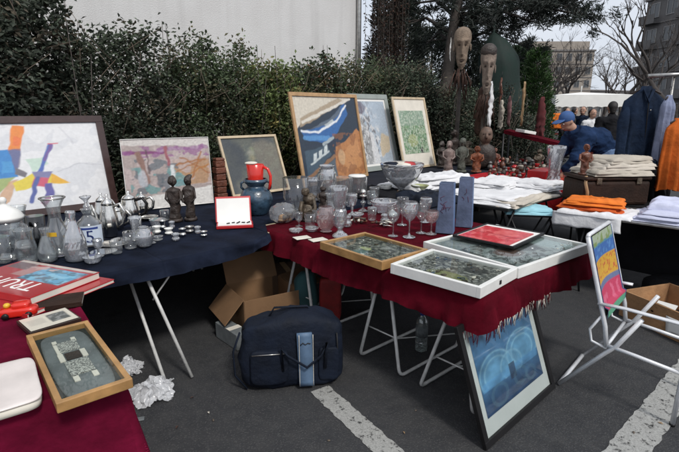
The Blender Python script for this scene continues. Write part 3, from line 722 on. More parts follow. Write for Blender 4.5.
# small pale frame
o, w, d = flat_thing('picture_frame', 'small cream framed photo of a dark animal beside the gold framed panel', 'frame', [(31, 332), (80, 318), (67, 306), (15, 321)], TZ, .02)
MB().box((0, 0, .009), (w, d, .018), bev=.002).build('frame', 'wood_dark', o)
ph = paintfn([('p', [(.50, .22), (.90, .22), (.90, .82), (.50, .82)], (.10, .11, .105)), ns(9, .1, (.3, .31, .3), .7, (.5, .22, .9, .82)), ('p', [(.08, .3), (.42, .3), (.42, .75), (.08, .75)], (.52, .49, .42), .7)], (.66, .62, .52), .01, 15, .02, .08)
a = art_mb(w * .93, d * .90, ph, 50, 30); a.v = [(x, z - d * .45, .0195) for x, y, z in a.v]; a.build('photo', 'photo', o)
# books
def book(name, label, cs, z, h, cover, fn=None, res=70, group=None, pages='offwhite'):
    o, w, d = flat_thing(name, label, 'book', cs, z, h)
    MB().box((.002, 0, h / 2), (w - .008, d - .008, h - .006)).build('pages', pages, o)
    b = MB(); b.box((0, 0, .0017), (w, d, .0034), bev=.0008); b.box((0, 0, h - .0017), (w, d, .0034), bev=.0008); b.box((0, -d / 2 + .0018, h / 2), (w - .001, .0034, h - .007))
    b.build('cover', cover, o)
    if fn:
        a = art_mb(w * .985, d * .985, fn, res, res); a.v = [(x, zz - d * .4925, h + .0006) for x, y, zz in a.v]; a.build('jacket_print', 'photo', o)
    return o, w, d, h
cv = paintfn([ns(4, .2, (.36, .02, .02), .6)], (.36, .016, .024), .01, 16, .02, .08)
book('book', 'red magazine under the big red book, half hidden at the left edge', [(-38, 300), (34, 315), (108, 279), (30, 266)], TZ, .02, 'red_print', cv, 30)
cv2 = paintfn([('p', [(.44, .42), (.96, .42), (.96, .88), (.44, .88)], (.10, .34, .52)), ns(8, .05, (.05, .12, .16), .8, (.44, .42, .96, .88)), ns(10, .15, (.22, .52, .68), .8, (.44, .42, .96, .75)), ('p', [(.28, .5), (.44, .5), (.44, .85), (.28, .85)], (.42, .28, .26), .7), ('p', [(0, .93), (1, .93), (1, 1), (0, 1)], (.5, .46, .4)), ('p', [(.03, .70), (.3, .70), (.3, .93), (.03, .93)], (.10, .09, .09), .85), ns(9, .12, (.5, .36, .34), .8, (.25, .75, .6, 1))], (.36, .016, .022), .01, 17, .012, .10)
o, w, d, h = book('book', 'big red picture book with a blue photo and white title letters', [(-52, 283), (33, 297), (97, 273), (25, 259)], TZ + .0225, .036, 'red_print', cv2, 90)
vs, fs = text_mb('TRUHI', .075, Matrix.Translation((-.02 * w, -.22 * d, h + .0016)) @ Matrix.Rotation(math.pi, 4, 'Z'))
sx = (w * .62) / (max(v[0] for v in vs) - min(v[0] for v in vs)); sy = (d * .26) / (max(v[1] for v in vs) - min(v[1] for v in vs))
cx = sum(v[0] for v in vs) / len(vs); cy = sum(v[1] for v in vs) / len(vs)
MB().add([((v[0] - cx) * sx + .06 * w, (v[1] - cy) * sy - .22 * d, v[2]) for v in vs], fs, 0, False).build('title_lettering', 'paper', o)
book('book', 'thin dark brown book lying in front of the red books', [(36, 308), (86, 301), (80, 292), (34, 298)], TZ, .022, 'brown_leather')
# red toy
p = P(18, 318, TZ); m = mpp(p)
o = thing('toy_car', 'shiny red plastic toy with a yellow stud at the left edge', 'toy', p, .3)
MB().blob((0, .03, .022), (.15, .075, .044), 4, .004, 14, 2).blob((.01, .03, .050), (.075, .06, .030), 4, .003, 14, 3).build('toy_body', 'red_plastic', o)
for x in (-.045, .045):
    for y in (-.008, .068): MB().lathe([(0, -.006), (.014, -.006), (.014, .006), (0, .006)], (0, 0, 0), 14).build('wheel', 'black_paint', o).matrix_local = Matrix.Translation((x, y, .014)) @ Matrix.Rotation(math.pi / 2, 4, 'X')
MB().lathe([(.014, 0), (.014, .012), (.008, .018), (0, .019)], (-.045, .03, .044), 14).build('stud', 'yellow', o)

# ================================================================= TABLEWARE
def at(px, py, z=TZ):
    p = P(px, py, z); return p, mpp(p)
def ware(name, label, cat, px, py, prof, mt, z=TZ, seg=28, flute=(0, 0), inner=True, part=None, thick=1.0, sx=1, sy=1, group=None, rz=0):
    """a lathe thing; prof in photo pixels (r, z) of the outside from the base up"""
    p, m = at(px, py, z); pr = [(r * m, zz * m) for r, zz in prof]
    if inner:
        t_ = thick * m; ins = []
        for r, zz in reversed(pr):
            if zz < pr[0][1] + 2.0 * m and r > t_ * .9: continue
            if r > t_ * 1.4: ins.append((r - t_, max(zz, pr[0][1] + 1.8 * m)))
        if ins: pr = pr + ins + [(0, ins[-1][1])]
    else: pr = pr + [(0, pr[-1][1])]
    cut = mt in ('crystal', 'pinkglass') and inner
    if cut: seg = 18 if seg > 18 else seg; flute = (0, 0); pr = pr[:1] + pr[1:-1:2] + pr[-1:]
    mb = MB().lathe([(0, 0)] + pr, (0, 0, 0), seg, 0, flute, smooth=not cut, sx=sx, sy=sy)
    if cut:      # diamond cuts: every second ring is turned by half a facet
        for i, q in enumerate(mb.v):
            if (i // seg) % 2: a_ = math.pi / seg; mb.v[i] = (q[0] * math.cos(a_) - q[1] * math.sin(a_), q[0] * math.sin(a_) + q[1] * math.cos(a_), q[2])
    if part is None:
        o = mb.build(name, mt); o.location = p; o.rotation_euler.z = rz; return tag(o, label, cat, group), m
    o = thing(name, label, cat, p, rz, group); mb.build(part, mt, o); return o, m
def smooth_prof(pts, k=4):
    out = []
    for i in range(len(pts) - 1):
        p0 = pts[max(i - 1, 0)]; p1 = pts[i]; p2 = pts[i + 1]; p3 = pts[min(i + 2, len(pts) - 1)]
        for j in range(k):
            t = j / k
            out.append(tuple(max(0.0, .5 * (2 * p1[q] + (p2[q] - p0[q]) * t + (2 * p0[q] - 5 * p1[q] + 4 * p2[q] - p3[q]) * t * t + (3 * p1[q] - p0[q] - 3 * p2[q] + p3[q]) * t ** 3)) for q in (0, 1)))
    out.append(pts[-1]); return out
S = smooth_prof
# --- blue table
o, m = ware('lidded_jar', 'tall glass jar with a white dome lid at the left end', 'jar', 12, 258, S([(10, 0), (11, 2), (8, 8), (12, 16), (15, 28), (14, 36), (11, 40)]), 'glass', part='jar_body')
MB().lathe([(0, 38 * m), (14 * m, 38 * m), (16 * m, 41 * m)] + [(r * m, z * m) for r, z in S([(16, 42), (12, 48), (5, 53), (2.5, 55), (3.5, 58), (2.5, 61), (0, 62)])], seg=28).build('lid', 'white_paint', o)
for s in (-1, 1): MB().tube([(s * 12 * m, 0, 22 * m), (s * 19 * m, 0, 26 * m), (s * 19 * m, 0, 34 * m), (s * 12 * m, 0, 37 * m)], 1.3 * m, 6).build('handle', 'glass', o)
ware('glass_jug', 'clear glass jug half in view behind the red books', 'jug', 28, 262, S([(8, 0), (9, 2), (10, 14), (8, 26), (9, 34)]), 'glass')
ware('tumbler', 'dark smoked glass beaker left of the carafe', 'glass', 39, 249, [(7, 0), (7.5, 1), (9, 34)], 'smoke')
o, m = ware('carafe', 'clear carafe with yellow label patch and flared rim', 'carafe', 60, 255, S([(8, 0), (12, 2), (14, 11), (12, 22), (7, 33), (5.5, 41), (7, 50), (11, 58)]), 'glass', part='carafe_body')
MB().tube([(11 * m * math.cos(a), 11 * m * math.sin(a), 58 * m) for a in [i * math.pi / 12 for i in range(24)]], .9 * m, 6, closed=True).build('rim', 'pewter', o)
MB().box((2 * m, -11.9 * m, 24 * m), (9 * m, .4 * m, 4 * m), rz=.1).build('label', 'yellow', o)
ware('decanter', 'ribbed clear decanter without stopper right of the carafe', 'decanter', 77, 260, S([(8, 0), (10, 2), (11, 10), (9.5, 24), (5, 36), (3.2, 42), (4.4, 50)]), 'crystal', flute=(28, .03), seg=56)
o, m = ware('decanter', 'clear decanter with bird stopper and white label reading 5', 'decanter', 91, 244, S([(11, 0), (12.5, 2), (13, 14), (11, 22), (5, 28), (4, 31), (6, 36)]), 'glass', part='decanter_body')
MB().lathe([(0, 34 * m)] + [(r * m, z * m) for r, z in S([(3, 35), (3, 39), (1.5, 41), (2, 44), (5.5, 48), (3, 49), (0, 48)])]).build('stopper', 'crystal', o)
ang = math.atan2(-o.location.y, -o.location.x); LM = Matrix.Rotation(ang + math.pi / 2, 4, 'Z')
lb = MB(); vs = []; fs = []
for i in range(13):
    a = -1.0 + 2.0 * i / 12
    for zz in (2.5, 21): vs.append(LM @ Vector((13.35 * m * math.sin(a), -13.35 * m * math.cos(a), zz * m)))
    if i: fs.append((2 * i - 2, 2 * i, 2 * i + 1, 2 * i - 1))
lb.add(vs, fs, 0, True).build('label', 'label_blue', o)
vs, fs = text_mb('5', 17 * m, Matrix.Identity(4))
MB().add([LM @ Vector((13.45 * m * math.sin(v[0] / (13.4 * m)), -13.55 * m * math.cos(v[0] / (13.4 * m)), v[1] + 10 * m)) for v in vs], fs, 0, False).build('number_lettering', 'blue_ink', o)
vs, fs = text_mb('5', 17 * m, Matrix.Identity(4))
vv = []; ff = []
for i in range(9):
    a = -.6 + 1.2 * i / 8
    for zz in (17.5, 19.5): vv.append(LM @ Vector((13.5 * m * math.sin(a), -13.5 * m * math.cos(a), zz * m)))
    if i: ff.append((2 * i - 2, 2 * i, 2 * i + 1, 2 * i - 1))
MB().add(vv, ff, 0, True).build('label_band', 'blue_ink', o)
def pot(px, py, h, r, label, black=False, kind='teapot'):
    k = h / 30
    o, m = ware(kind, label, 'pot', px, py, S([(r * .7, 0), (r * .75, 2 * k), (r, 8 * k), (r * 1.02, 14 * k), (r * .8, 22 * k), (r * .72, 25 * k)]), 'silver', part='pot_body', flute=(20, .04), seg=40)
    MB().lathe([(0, 24.5 * k * m), (r * .78 * m, 25 * k * m), (r * .6 * m, 28 * k * m), (r * .2 * m, 30 * k * m), (r * .12 * m, 31 * k * m), (r * .2 * m, 33 * k * m), (0, 34 * k * m)]).build('lid', 'silver', o)
    MB().tube([(-r * .8 * m, 0, 8 * k * m), (-r * 1.5 * m, 0, 12 * k * m), (-r * 1.6 * m, 0, 18 * k * m), (-r * 2.0 * m, 0, 25 * k * m)], [2.2 * m, 1.8 * m, 1.3 * m, 1.0 * m], 8).build('spout', 'silver', o)
    MB().tube([(r * .75 * m, 0, 24 * k * m), (r * 1.5 * m, 0, 26 * k * m), (r * 1.95 * m, 0, 20 * k * m), (r * 1.7 * m, 0, 10 * k * m), (r * .9 * m, 0, 6 * k * m)], 1.5 * m, 8).build('handle', 'black_paint' if black else 'silver', o)
    return o
pot(111, 236, 38, 8, 'tall silver pot with silver handle next to the numbered decanter', kind='coffee_pot')
pot(131, 222, 28, 9, 'fluted silver coffee pot with curved black handle', True, 'coffee_pot')
pot(118, 229, 22, 7, 'lower silver teapot between the two taller pots', False)
ware('saucer', 'silver oval dish below the tall silver pot', 'dish', 112, 246, [(8, 0), (15, 2.5), (16, 3)], 'pewter', sy=.8)
ware('saucer', 'greenish glass plate at the front of the navy cloth', 'dish', 104, 253, [(6, 0), (12, 1.5), (13, 2)], 'glass')
o, m = ware('saucer', 'small silver dish beside the fluted coffee pot', 'dish', 148, 219, [(4, 0), (9, 2), (10, 2.5)], 'silver')
ware('crystal_ball', 'round cut crystal vase lying before the silver pots', 'vase', 145, 246, S([(5, 0), (7, 2), (9, 9), (7, 16), (4.5, 18), (5, 20)]), 'crystal', flute=(12, .12), seg=48)
ware('tumbler', 'plain short glass with thick base at the cloth front', 'glass', 131, 248, [(5, 0), (6, 1), (6.5, 17)], 'glass')
ware('ashtray', 'wide low glass ashtray between tumbler and crystal vase', 'ashtray', 121, 244, [(6, 0), (9, 4), (10, 5)], 'crystal', flute=(8, .1))
ware('tumbler', 'small smoked glass in front of the fluted coffee pot', 'glass', 138, 231, [(4, 0), (4.5, .6), (5, 14)], 'crystal')
gk = random.Random(3)
for i, (x, y, w, h, mt_, lb_) in enumerate([(157, 233, 5, 7, 'white_paint', 'tiny white cup leftmost in the scatter of trinkets'), (163, 229, 4, 9, 'silver', 'tiny silver beaker in the scatter of trinkets'), (169, 234, 5, 6, 'white_paint', 'tiny white pot in the middle of the trinket scatter'), (176, 240, 5, 7, 'crystal', 'tiny crystal cup nearest the cloth edge'), (183, 236, 4, 8, 'silver', 'tiny silver egg cup near the dark figurines'), (190, 232, 5, 6, 'pewter', 'tiny pewter salt dish right of the figurines'), (198, 233, 4, 7, 'crystal', 'tiny cut glass salt cellar beside the white box'), (204, 236, 4, 5, 'silver', 'tiny silver thimble cup before the white box'), (172, 228, 4, 7, 'crystal', 'tiny crystal stub behind the white trinkets'), (158, 240, 6, 4, 'glass', 'low clear glass saucer left of the trinkets')]):
    ware('trinket_cup', lb_, 'trinket', x, y, S([(w * .6, 0), (w * .8, h * .25), (w * .55, h * .5), (w * .9, h)]), mt_, group='tiny cups scattered on the navy cloth', seg=18)
pot(104, 226, 30, 7, 'slim silver pot partly behind the numbered decanter', kind='coffee_pot')
pot(143, 214, 20, 6, 'small silver milk pot right of the black handled pot', kind='milk_pot')
for (n_, lb_, c_, x, y, pf, mt_) in (
    ('glass_jug', 'tall clear jug right of the domed jar', 'jug', 23, 247, S([(8, 0), (9, 2), (10.5, 12), (8, 26), (6.5, 34), (8.5, 42)]), 'glass'),
    ('tumbler', 'straight clear beaker at the far left front', 'glass', 3, 262, [(8, 0), (8.5, 1), (9.5, 26)], 'glass'),
    ('carafe', 'smaller clear carafe between the smoked beaker and the flared one', 'carafe', 49, 261, S([(6, 0), (8, 2), (9, 9), (6, 20), (3.5, 27), (5, 34)]), 'glass'),
    ('decanter', 'short round cut decanter behind the ribbed one', 'decanter', 72, 242, S([(7, 0), (9, 2), (10, 9), (7, 18), (3, 24), (3.4, 32)]), 'crystal'),
    ('goblet', 'slim cut goblet before the numbered decanter', 'glass', 99, 256, S([(5, 0), (4.4, .8), (1.2, 3), (1, 7), (4, 10), (4.6, 18)]), 'crystal'),
    ('tumbler', 'clear tumbler at the foot of the tall silver pot', 'glass', 117, 253, [(5, 0), (5.4, 1), (6, 13)], 'glass'),
    ('goblet', 'small clear stem glass right of the silver pots', 'glass', 152, 243, S([(4, 0), (3.6, .8), (1, 3), (.9, 6), (3.6, 9), (4, 16)]), 'glass'),
    ('cut_glass_bowl', 'low cut bowl between the round crystal vase and the trinkets', 'bowl', 158, 226, [(5, 0), (6, 1), (9, 7)], 'crystal'),
    ('cut_glass_bowl', 'oval cut bowl in front of the decanters', 'bowl', 93, 262, [(6, 0), (7, 1), (10, 6)], 'crystal'),
    ('tumbler', 'little clear shot glass left of the dark carved pair', 'glass', 165, 220, [(3.4, 0), (3.8, 1), (4.4, 10)], 'glass'),
    ('cut_glass_vase', 'slender cut vase behind the round crystal vase', 'vase', 137, 240, S([(4, 0), (5, 1.5), (4, 8), (5, 18), (7, 24)]), 'crystal')):
    ware(n_, lb_, c_, x, y, pf, mt_)
# wooden figurines
def figurine(name, label, px, py, h, w, mt_, z=TZ, rz=0, arms=True, base=True, group=None, seed=0, cat='figurine'):
    p, m = at(px, py, z); h *= m; w *= m
    o = thing(name, label, cat, p, rz, group)
    b = MB(); n0 = .06 * h if base else 0
    if base: MB().lathe([(0, 0), (w * .55, 0), (w * .5, n0), (0, n0)], seg=16).build('plinth', mt_, o)
    b.lathe([(0, n0)] + S([(w * .38, n0), (w * .42, h * .15), (w * .36, h * .3), (w * .46, h * .48), (w * .5, h * .62), (w * .42, h * .70), (w * .18, h * .745), (w * .17, h * .77), (w * .28, h * .82), (w * .31, h * .89), (w * .22, h * .97), (0, h)]), seg=20, sy=.75)
    if arms:
        for s in (-1, 1): b.tube([(s * w * .48, 0, h * .66), (s * w * .60, -w * .12, h * .50), (s * w * .28, -w * .38, h * .42)], [w * .12, w * .11, w * .08], 8)
    b.tube([(0, -w * .2, h * .90), (0, -w * .32, h * .85)], [w * .05, w * .07], 6)
    for i, vv in enumerate(b.v):
        q = Vector(vv); d = noise.noise(q * (9 / w) * .25 + Vector((seed, 0, 0))) * w * .16; b.v[i] = (q.x + d, q.y + d, q.z)
    b.build('body', mt_, o)
    return o
figurine('figurine', 'dark carved wooden figure with round head, left of the pair', 176, 221, 46, 13, 'statue', seed=1)
figurine('figurine', 'dark carved wooden figure with pointed cap, right of the pair', 191, 220, 46, 12, 'statue', seed=4)
# carved brown tin / block
p, m = at(221, 199)
o = thing('carved_stand', 'reddish brown carved wooden block standing left of the white open box', 'carving', p, RZ)
b = MB()
for k in range(6):
    b.box((0, 0, (3.2 + k * 6.4) * m), ((11 - (k % 2)) * m, (9 - (k % 2)) * m, 6.0 * m), bev=.8 * m)
b.box((0, 0, 39.5 * m), (9.5 * m, 8 * m, 3 * m), bev=1 * m); b.build('block', 'carved', o)
# white open box
p, m = at(235, 228)
o = thing('jewellery_box', 'open red edged box with bright white lining and earrings', 'box', p, R(12))
MB().box((0, 7 * m, 1.6 * m), (36 * m, 20 * m, 3.0 * m), bev=.5 * m).build('tray', 'red_print', o)
MB().box((0, 7 * m, 3.2 * m), (33 * m, 17 * m, .6 * m)).build('lining', 'paper', o)
rot = Matrix.Rotation(R(-24), 3, 'X')
MB().box((-1 * m, 21 * m, 15 * m), (36 * m, 2.2 * m, 27 * m), rot=rot, bev=.6 * m).build('lid', 'red_print', o)
MB().box((-1 * m, 19.6 * m, 14.6 * m), (33 * m, .6 * m, 24.5 * m), rot=rot).build('lid_lining', 'paper', o)
for k in range(5): MB().tube([((-8 + 5 * k) * m, (4 + (k % 2) * 3) * m, 3.9 * m), ((-5 + 5 * k) * m, (5 + (k % 3) * 2) * m, 4.3 * m)], .7 * m, 5).build('earring', 'dark_metal', o)
# blue vase and red jug
o, m = ware('ceramic_vase', 'dark blue marbled ceramic vase with a jug sitting in its neck', 'vase', 257, 214, S([(9, 0), (10.5, 1.5), (15, 10), (16, 17), (13, 24), (8.5, 27.5), (9, 30), (12, 33), (11, 35.5)]), 'blue_glaze', part='vase_body', seg=32)
for s in (-1, 1): MB().tube([(s * 11 * m, 0, 33 * m), (s * 14.5 * m, 0, 31 * m), (s * 14.5 * m, 0, 27 * m), (s * 12 * m, 0, 24.5 * m)], 1.2 * m, 6).build('handle', 'blue_glaze', o)
vz = o.location.z + 29.5 * m
p = o.location; o = thing('plastic_jug', 'bright red plastic jug with white rim on top of the blue vase', 'jug', (p.x, p.y, vz), R(-10))
MB().lathe([(0, 0)] + [(r * m, z * m) for r, z in ((7.6, 0), (7.8, 1), (7.6, 8), (8.6, 20), (8.2, 20.2), (7.1, 8), (7.0, 2), (0, 1.6))], seg=28).build('jug_body', 'red_plastic', o)
MB().blob((-4 * m, 0, 21.2 * m), (12 * m, 11 * m, 3 * m), 2.4).build('lid', 'offwhite', o)
MB().tube([(8.3 * m, 0, 18 * m), (13 * m, 0, 15.5 * m), (15.5 * m, 0, 9 * m), (15 * m, 0, 2 * m), (13.6 * m, 0, -4 * m)], 1.5 * m, 8).build('handle', 'red_plastic', o)
# --- red table glassware
ware('glass_tub', 'wide straight clear glass vase behind the bagged shells', 'vase', 296, 211, [(11, 0), (11.5, 1), (13, 34)], 'glass')
o, m = at(309, 220)
o = thing('carved_statue', 'dark brown carved seated figure among the crystal', 'figurine', P(309, 220, TZ), 0)
b = MB().blob((0, 0, 9 * m), (17 * m, 13 * m, 18 * m), 2.2, 1.6 * m, .25 / m, 3).blob((1 * m, -1 * m, 21 * m), (12 * m, 10 * m, 13 * m), 2.2, 1.4 * m, .3 / m, 6).blob((-3 * m, -3 * m, 29 * m), (8 * m, 8 * m, 8 * m), 2.1, .8 * m, .3 / m, 8)
b.tube([(5 * m, -5 * m, 22 * m), (7 * m, -8 * m, 13 * m), (0, -9 * m, 9 * m)], [2 * m, 2 * m, 1.6 * m], 8); b.tube([(-6 * m, -5 * m, 20 * m), (-8 * m, -7 * m, 12 * m), (-5 * m, -8 * m, 4 * m)], [2 * m, 2 * m, 1.8 * m], 8)
b.build('body', 'bronze', o); MB().lathe([(0, 0), (8.5 * m, 0), (8 * m, 2 * m), (0, 2 * m)], seg=18).build('plinth', 'statue', o)
figurine('carved_statue', 'small black figure behind the dark seated carving', 323, 208, 22, 9, 'statue', seed=9)
ware('cut_glass_vase', 'tall cut crystal vase with a collared neck by the boat painting', 'vase', 327, 201, S([(8, 0), (9, 1), (9.5, 8), (9.5, 26), (7.5, 31), (7, 33), (8.5, 36)]), 'crystal', flute=(18, .08), seg=72)
ware('cut_glass_bowl', 'square looking cut crystal bowl right of the collared vase', 'bowl', 343, 197, [(8, 0), (9, 1), (11, 20)], 'crystal', flute=(16, .08), seg=64)
ware('cut_glass_bowl', 'cut crystal bowl with a pale flat lid below the harbour picture', 'bowl', 357, 196, [(9, 0), (10, 1), (11, 19)], 'crystal', flute=(16, .08), seg=64)
o, m = at(357, 196); q = P(357, 196, TZ)
o = MB().lathe([(0, 0), (8.5 * m, 0), (9 * m, 1 * m), (8 * m, 2 * m), (0, 2.2 * m)]).build('plate', 'paper'); o.location = (q.x, q.y, q.z + 19.2 * m); tag(o, 'flat pale plate resting over the crystal bowl', 'plate')
ware('cut_glass_vase', 'flared fluted crystal vase in the middle of the red cloth', 'vase', 338, 216, S([(6.5, 0), (7.5, 1.5), (7, 5), (8, 14), (10.5, 30)]), 'crystal', flute=(14, .10), seg=56)
ware('brandy_glass', 'large round bellied pinkish glass before the fluted vase', 'glass', 326, 231, S([(6, 0), (4, 1), (7, 4), (10, 12), (9, 20), (7, 25)]), 'pinkglass')
ware('goblet', 'thick crystal goblet nearest the honey wood case', 'glass', 340, 236, S([(8, 0), (7.5, 1.5), (3, 5), (3, 8), (6.5, 12), (7, 19), (6.5, 28)]), 'crystal', flute=(12, .08), seg=48)
ware('sherry_glass', 'tiny clear stem glass beside the bagged shells', 'glass', 299, 226, S([(4, 0), (1, 1), (.8, 4), (3.5, 7), (4, 14)]), 'glass')
ware('salt_dish', 'low round glass dish next to the white cards', 'dish', 296, 232, [(5, 0), (7, 2), (8, 3)], 'crystal')
o, m = ware('candle_holder', 'slim glass candlestick with a ball top', 'candlestick', 363, 211, S([(5, 0), (4, 1), (1.2, 3), (1.5, 7), (3, 9), (1.2, 11), (1.2, 15)]), 'glass', part='stem')
MB().blob((0, 0, 19 * m), (6 * m, 6 * m, 6.4 * m), 2).build('ball', 'silver', o)
MB().lathe([(0, 15 * m), (3.6 * m, 15 * m), (3.6 * m, 16 * m), (0, 16 * m)]).build('collar', 'silver', o)
# bag with shells
p, m = at(283, 222)
o = thing('plastic_bag', 'clear plastic bag full of brown shells on the red cloth', 'bag', p, RZ)
for k in range(11):
    a = gk.uniform(0, 6.28); r = gk.uniform(0, 8); z = gk.uniform(2, 8)
    MB().blob((r * math.cos(a) * m, r * .8 * math.sin(a) * m, z * m), (gk.uniform(4, 8) * m, gk.uniform(3, 6) * m, gk.uniform(3, 5) * m), 2.2, .5 * m, .5 / m, k, 14, 8, gk.uniform(0, 3)).build('shell', ['bronze', 'tan', 'wood_gold', 'statue'][k % 4], o)
MB().blob((0, 0, 9.5 * m), (27 * m, 22 * m, 19 * m), 2.3, 1.6 * m, .22 / m, 5, 36, 20).build('film', 'film', o)
# cards
for (x0, y0, w, d, r, lb_) in ((302, 238, 16, 8, .5, 'thin white card at the front edge, left of two'), (318, 240, 17, 8, .55, 'cream coloured card touching the wooden case')):
    p, m = at(x0, y0); o = MB().box((0, 0, .003), (w * m, d * m * 1.4, .004), rz=r, bev=.001).build('card', 'offwhite'); o.location = p; tag(o, lb_, 'card')
# compote
o, m = ware('compote', 'big cut crystal footed bowl in front of the garden print', 'bowl', 401, 196, S([(10, 0), (9, 1.5), (4, 5), (3.5, 8), (7, 11), (15, 17), (20, 27), (22, 33)]), 'crystal', z=.75, flute=(20, .07), seg=80, part='bowl_body')
for k, (x, y, mt_) in enumerate(((-8, 0, 'navy'), (6, 2, 'red_print'), (0, -4, 'offwhite'), (-2, 6, 'beige_cloth'))):
    MB().blob((x * m, y * m, 31 * m), (22 * m, 14 * m, 6 * m), 2.4, 1.2 * m, .2 / m, k, 20, 10, k).build('folded_napkin', mt_, o)
ware('serving_bowl', 'small white bowl on dark cloth left of the footed crystal bowl', 'bowl', 385, 191, S([(4, 0), (6, 3), (7, 6)]), 'white_paint', z=.79)
ware('saucer', 'green rimmed dish on the navy garment right of the footed bowl', 'dish', 420, 189, S([(5, 0), (8, 3), (9, 4)]), mat('olive_glaze', (.28, .30, .14), .3, .3, 12), z=.80)
o, m = ware('oval_dish', 'wide shallow crystal dish behind the wine glasses', 'dish', 384, 212, S([(7, 0), (9, 1), (13, 8), (14, 12)]), 'crystal', flute=(20, .06), seg=60)
def wine(px, py, h, r, mt_, label):
    return ware('wine_glass', label, 'wine glass', px, py, S([(r * .8, 0), (r * .75, .6), (1.0, 2), (.8, h * .35), (1.1, h * .44), (r * .65, h * .55), (r, h * .75), (r * .97, h)]), mt_, group='stemmed glasses before the blue vases', thick=.7)
wine(393, 236, 30, 6.5, 'glass', 'clear wine glass leftmost in the row')
wine(409, 237, 36, 8, 'crystal', 'tallest cut wine glass in the row')
wine(421, 233, 29, 6.5, 'glass', 'clear wine glass between the tallest and the pink one')
wine(431, 234, 24, 7, 'pinkglass', 'short pink tinted wine glass beside the blue vases')
for i, (x, y, k_, lb_) in enumerate(((350, 206, 0, 'cut glass salt pot under the flat pale plate'), (357, 217, 1, 'low crystal dish between candlestick and brown tangle'), (372, 220, 2, 'small clear tumbler left of the cutlery heap'), (347, 226, 0, 'cut glass pot right of the thick goblet'), (312, 231, 1, 'low crystal dish before the dark seated carving'), (371, 204, 2, 'small clear tumbler left of the wide crystal dish'), (385, 224, 0, 'cut glass pot behind the leftmost wine glass'), (316, 222, 2, 'small clear tumbler at the foot of the dark seated carving'))):
    ware('crystal_piece', lb_, 'glassware', x, y, [S([(4, 0), (5, 3), (3.6, 7), (4.6, 10)]), [(4, 0), (7, 3), (7.6, 4)], [(3.5, 0), (4, 1), (4.6, 13)]][k_], ['crystal', 'crystal', 'glass'][k_], seg=36, flute=(12, .1) if k_ < 2 else (0, 0))
for (n_, lb_, c_, x, y, pf, mt_) in (
    ('cut_glass_vase', 'short wide cut vase between the straight vase and the collared vase', 'vase', 314, 200, S([(6, 0), (7, 1.5), (8, 12), (10, 22)]), 'crystal'),
    ('goblet', 'cut goblet under the boat painting, right of the fluted vase', 'glass', 352, 215, S([(5, 0), (4.4, .8), (1.3, 3), (1.2, 8), (4.5, 12), (5.4, 22)]), 'crystal'),
    ('goblet', 'clear stem glass between candlestick and wide crystal dish', 'glass', 374, 209, S([(5, 0), (4.4, .8), (1.2, 3), (1, 9), (4.5, 13), (5, 22)]), 'glass'),
    ('wine_glass', 'clear wine glass set back behind the tallest one', 'wine glass', 402, 225, S([(5, 0), (4.6, .7), (1, 2), (.8, 10), (4, 14), (6, 20), (5.8, 28)]), 'glass'),
    ('wine_glass', 'cut wine glass set back left of the grey blue vases', 'wine glass', 425, 222, S([(5, 0), (4.6, .7), (1, 2), (.8, 9), (4, 13), (6, 19), (5.8, 25)]), 'crystal'),
    ('carafe', 'small clear carafe behind the pinkish round glass', 'carafe', 330, 220, S([(6, 0), (7, 2), (7.5, 8), (4, 17), (3.4, 22), (5, 27)]), 'glass'),
    ('tumbler', 'clear beaker left of the thick crystal goblet', 'glass', 310, 227, [(4.4, 0), (4.8, 1), (5.6, 14)], 'glass'),
    ('sugar_bowl', 'small silver lidded bowl behind the cutlery heap', 'bowl', 392, 220, S([(4, 0), (6, 3), (5.5, 7), (3, 9), (1, 11), (1.4, 12.5), (0, 13)]), 'silver')):
    ware(n_, lb_, c_, x, y, pf, mt_)
# cutlery and bric-a-brac piles
for (px, py, mt_, lb_, sd) in ((360, 223, 'bronze', 'tangle of brown wood and metal bits on the red cloth', 1), (382, 226, 'pewter', 'small heap of cutlery right of the brown tangle', 2)):
    p, m = at(px, py); o = thing('bric_a_brac', lb_, 'trinkets', p, 0); g = random.Random(sd)
    for k in range(9):
        a = g.uniform(0, 6.28); x, y = g.uniform(-6, 6) * m, g.uniform(-5, 5) * m; L = g.uniform(4, 9) * m; z = (1 + k * .55) * m
        MB().tube([(x - L * math.cos(a), y - L * math.sin(a), z), (x, y, z + .6 * m), (x + L * math.cos(a), y + L * math.sin(a), z)], [1.3 * m, .7 * m, .5 * m], 6).build('piece', [mt_, 'carved', 'offwhite', 'statue'][k % 4], o)
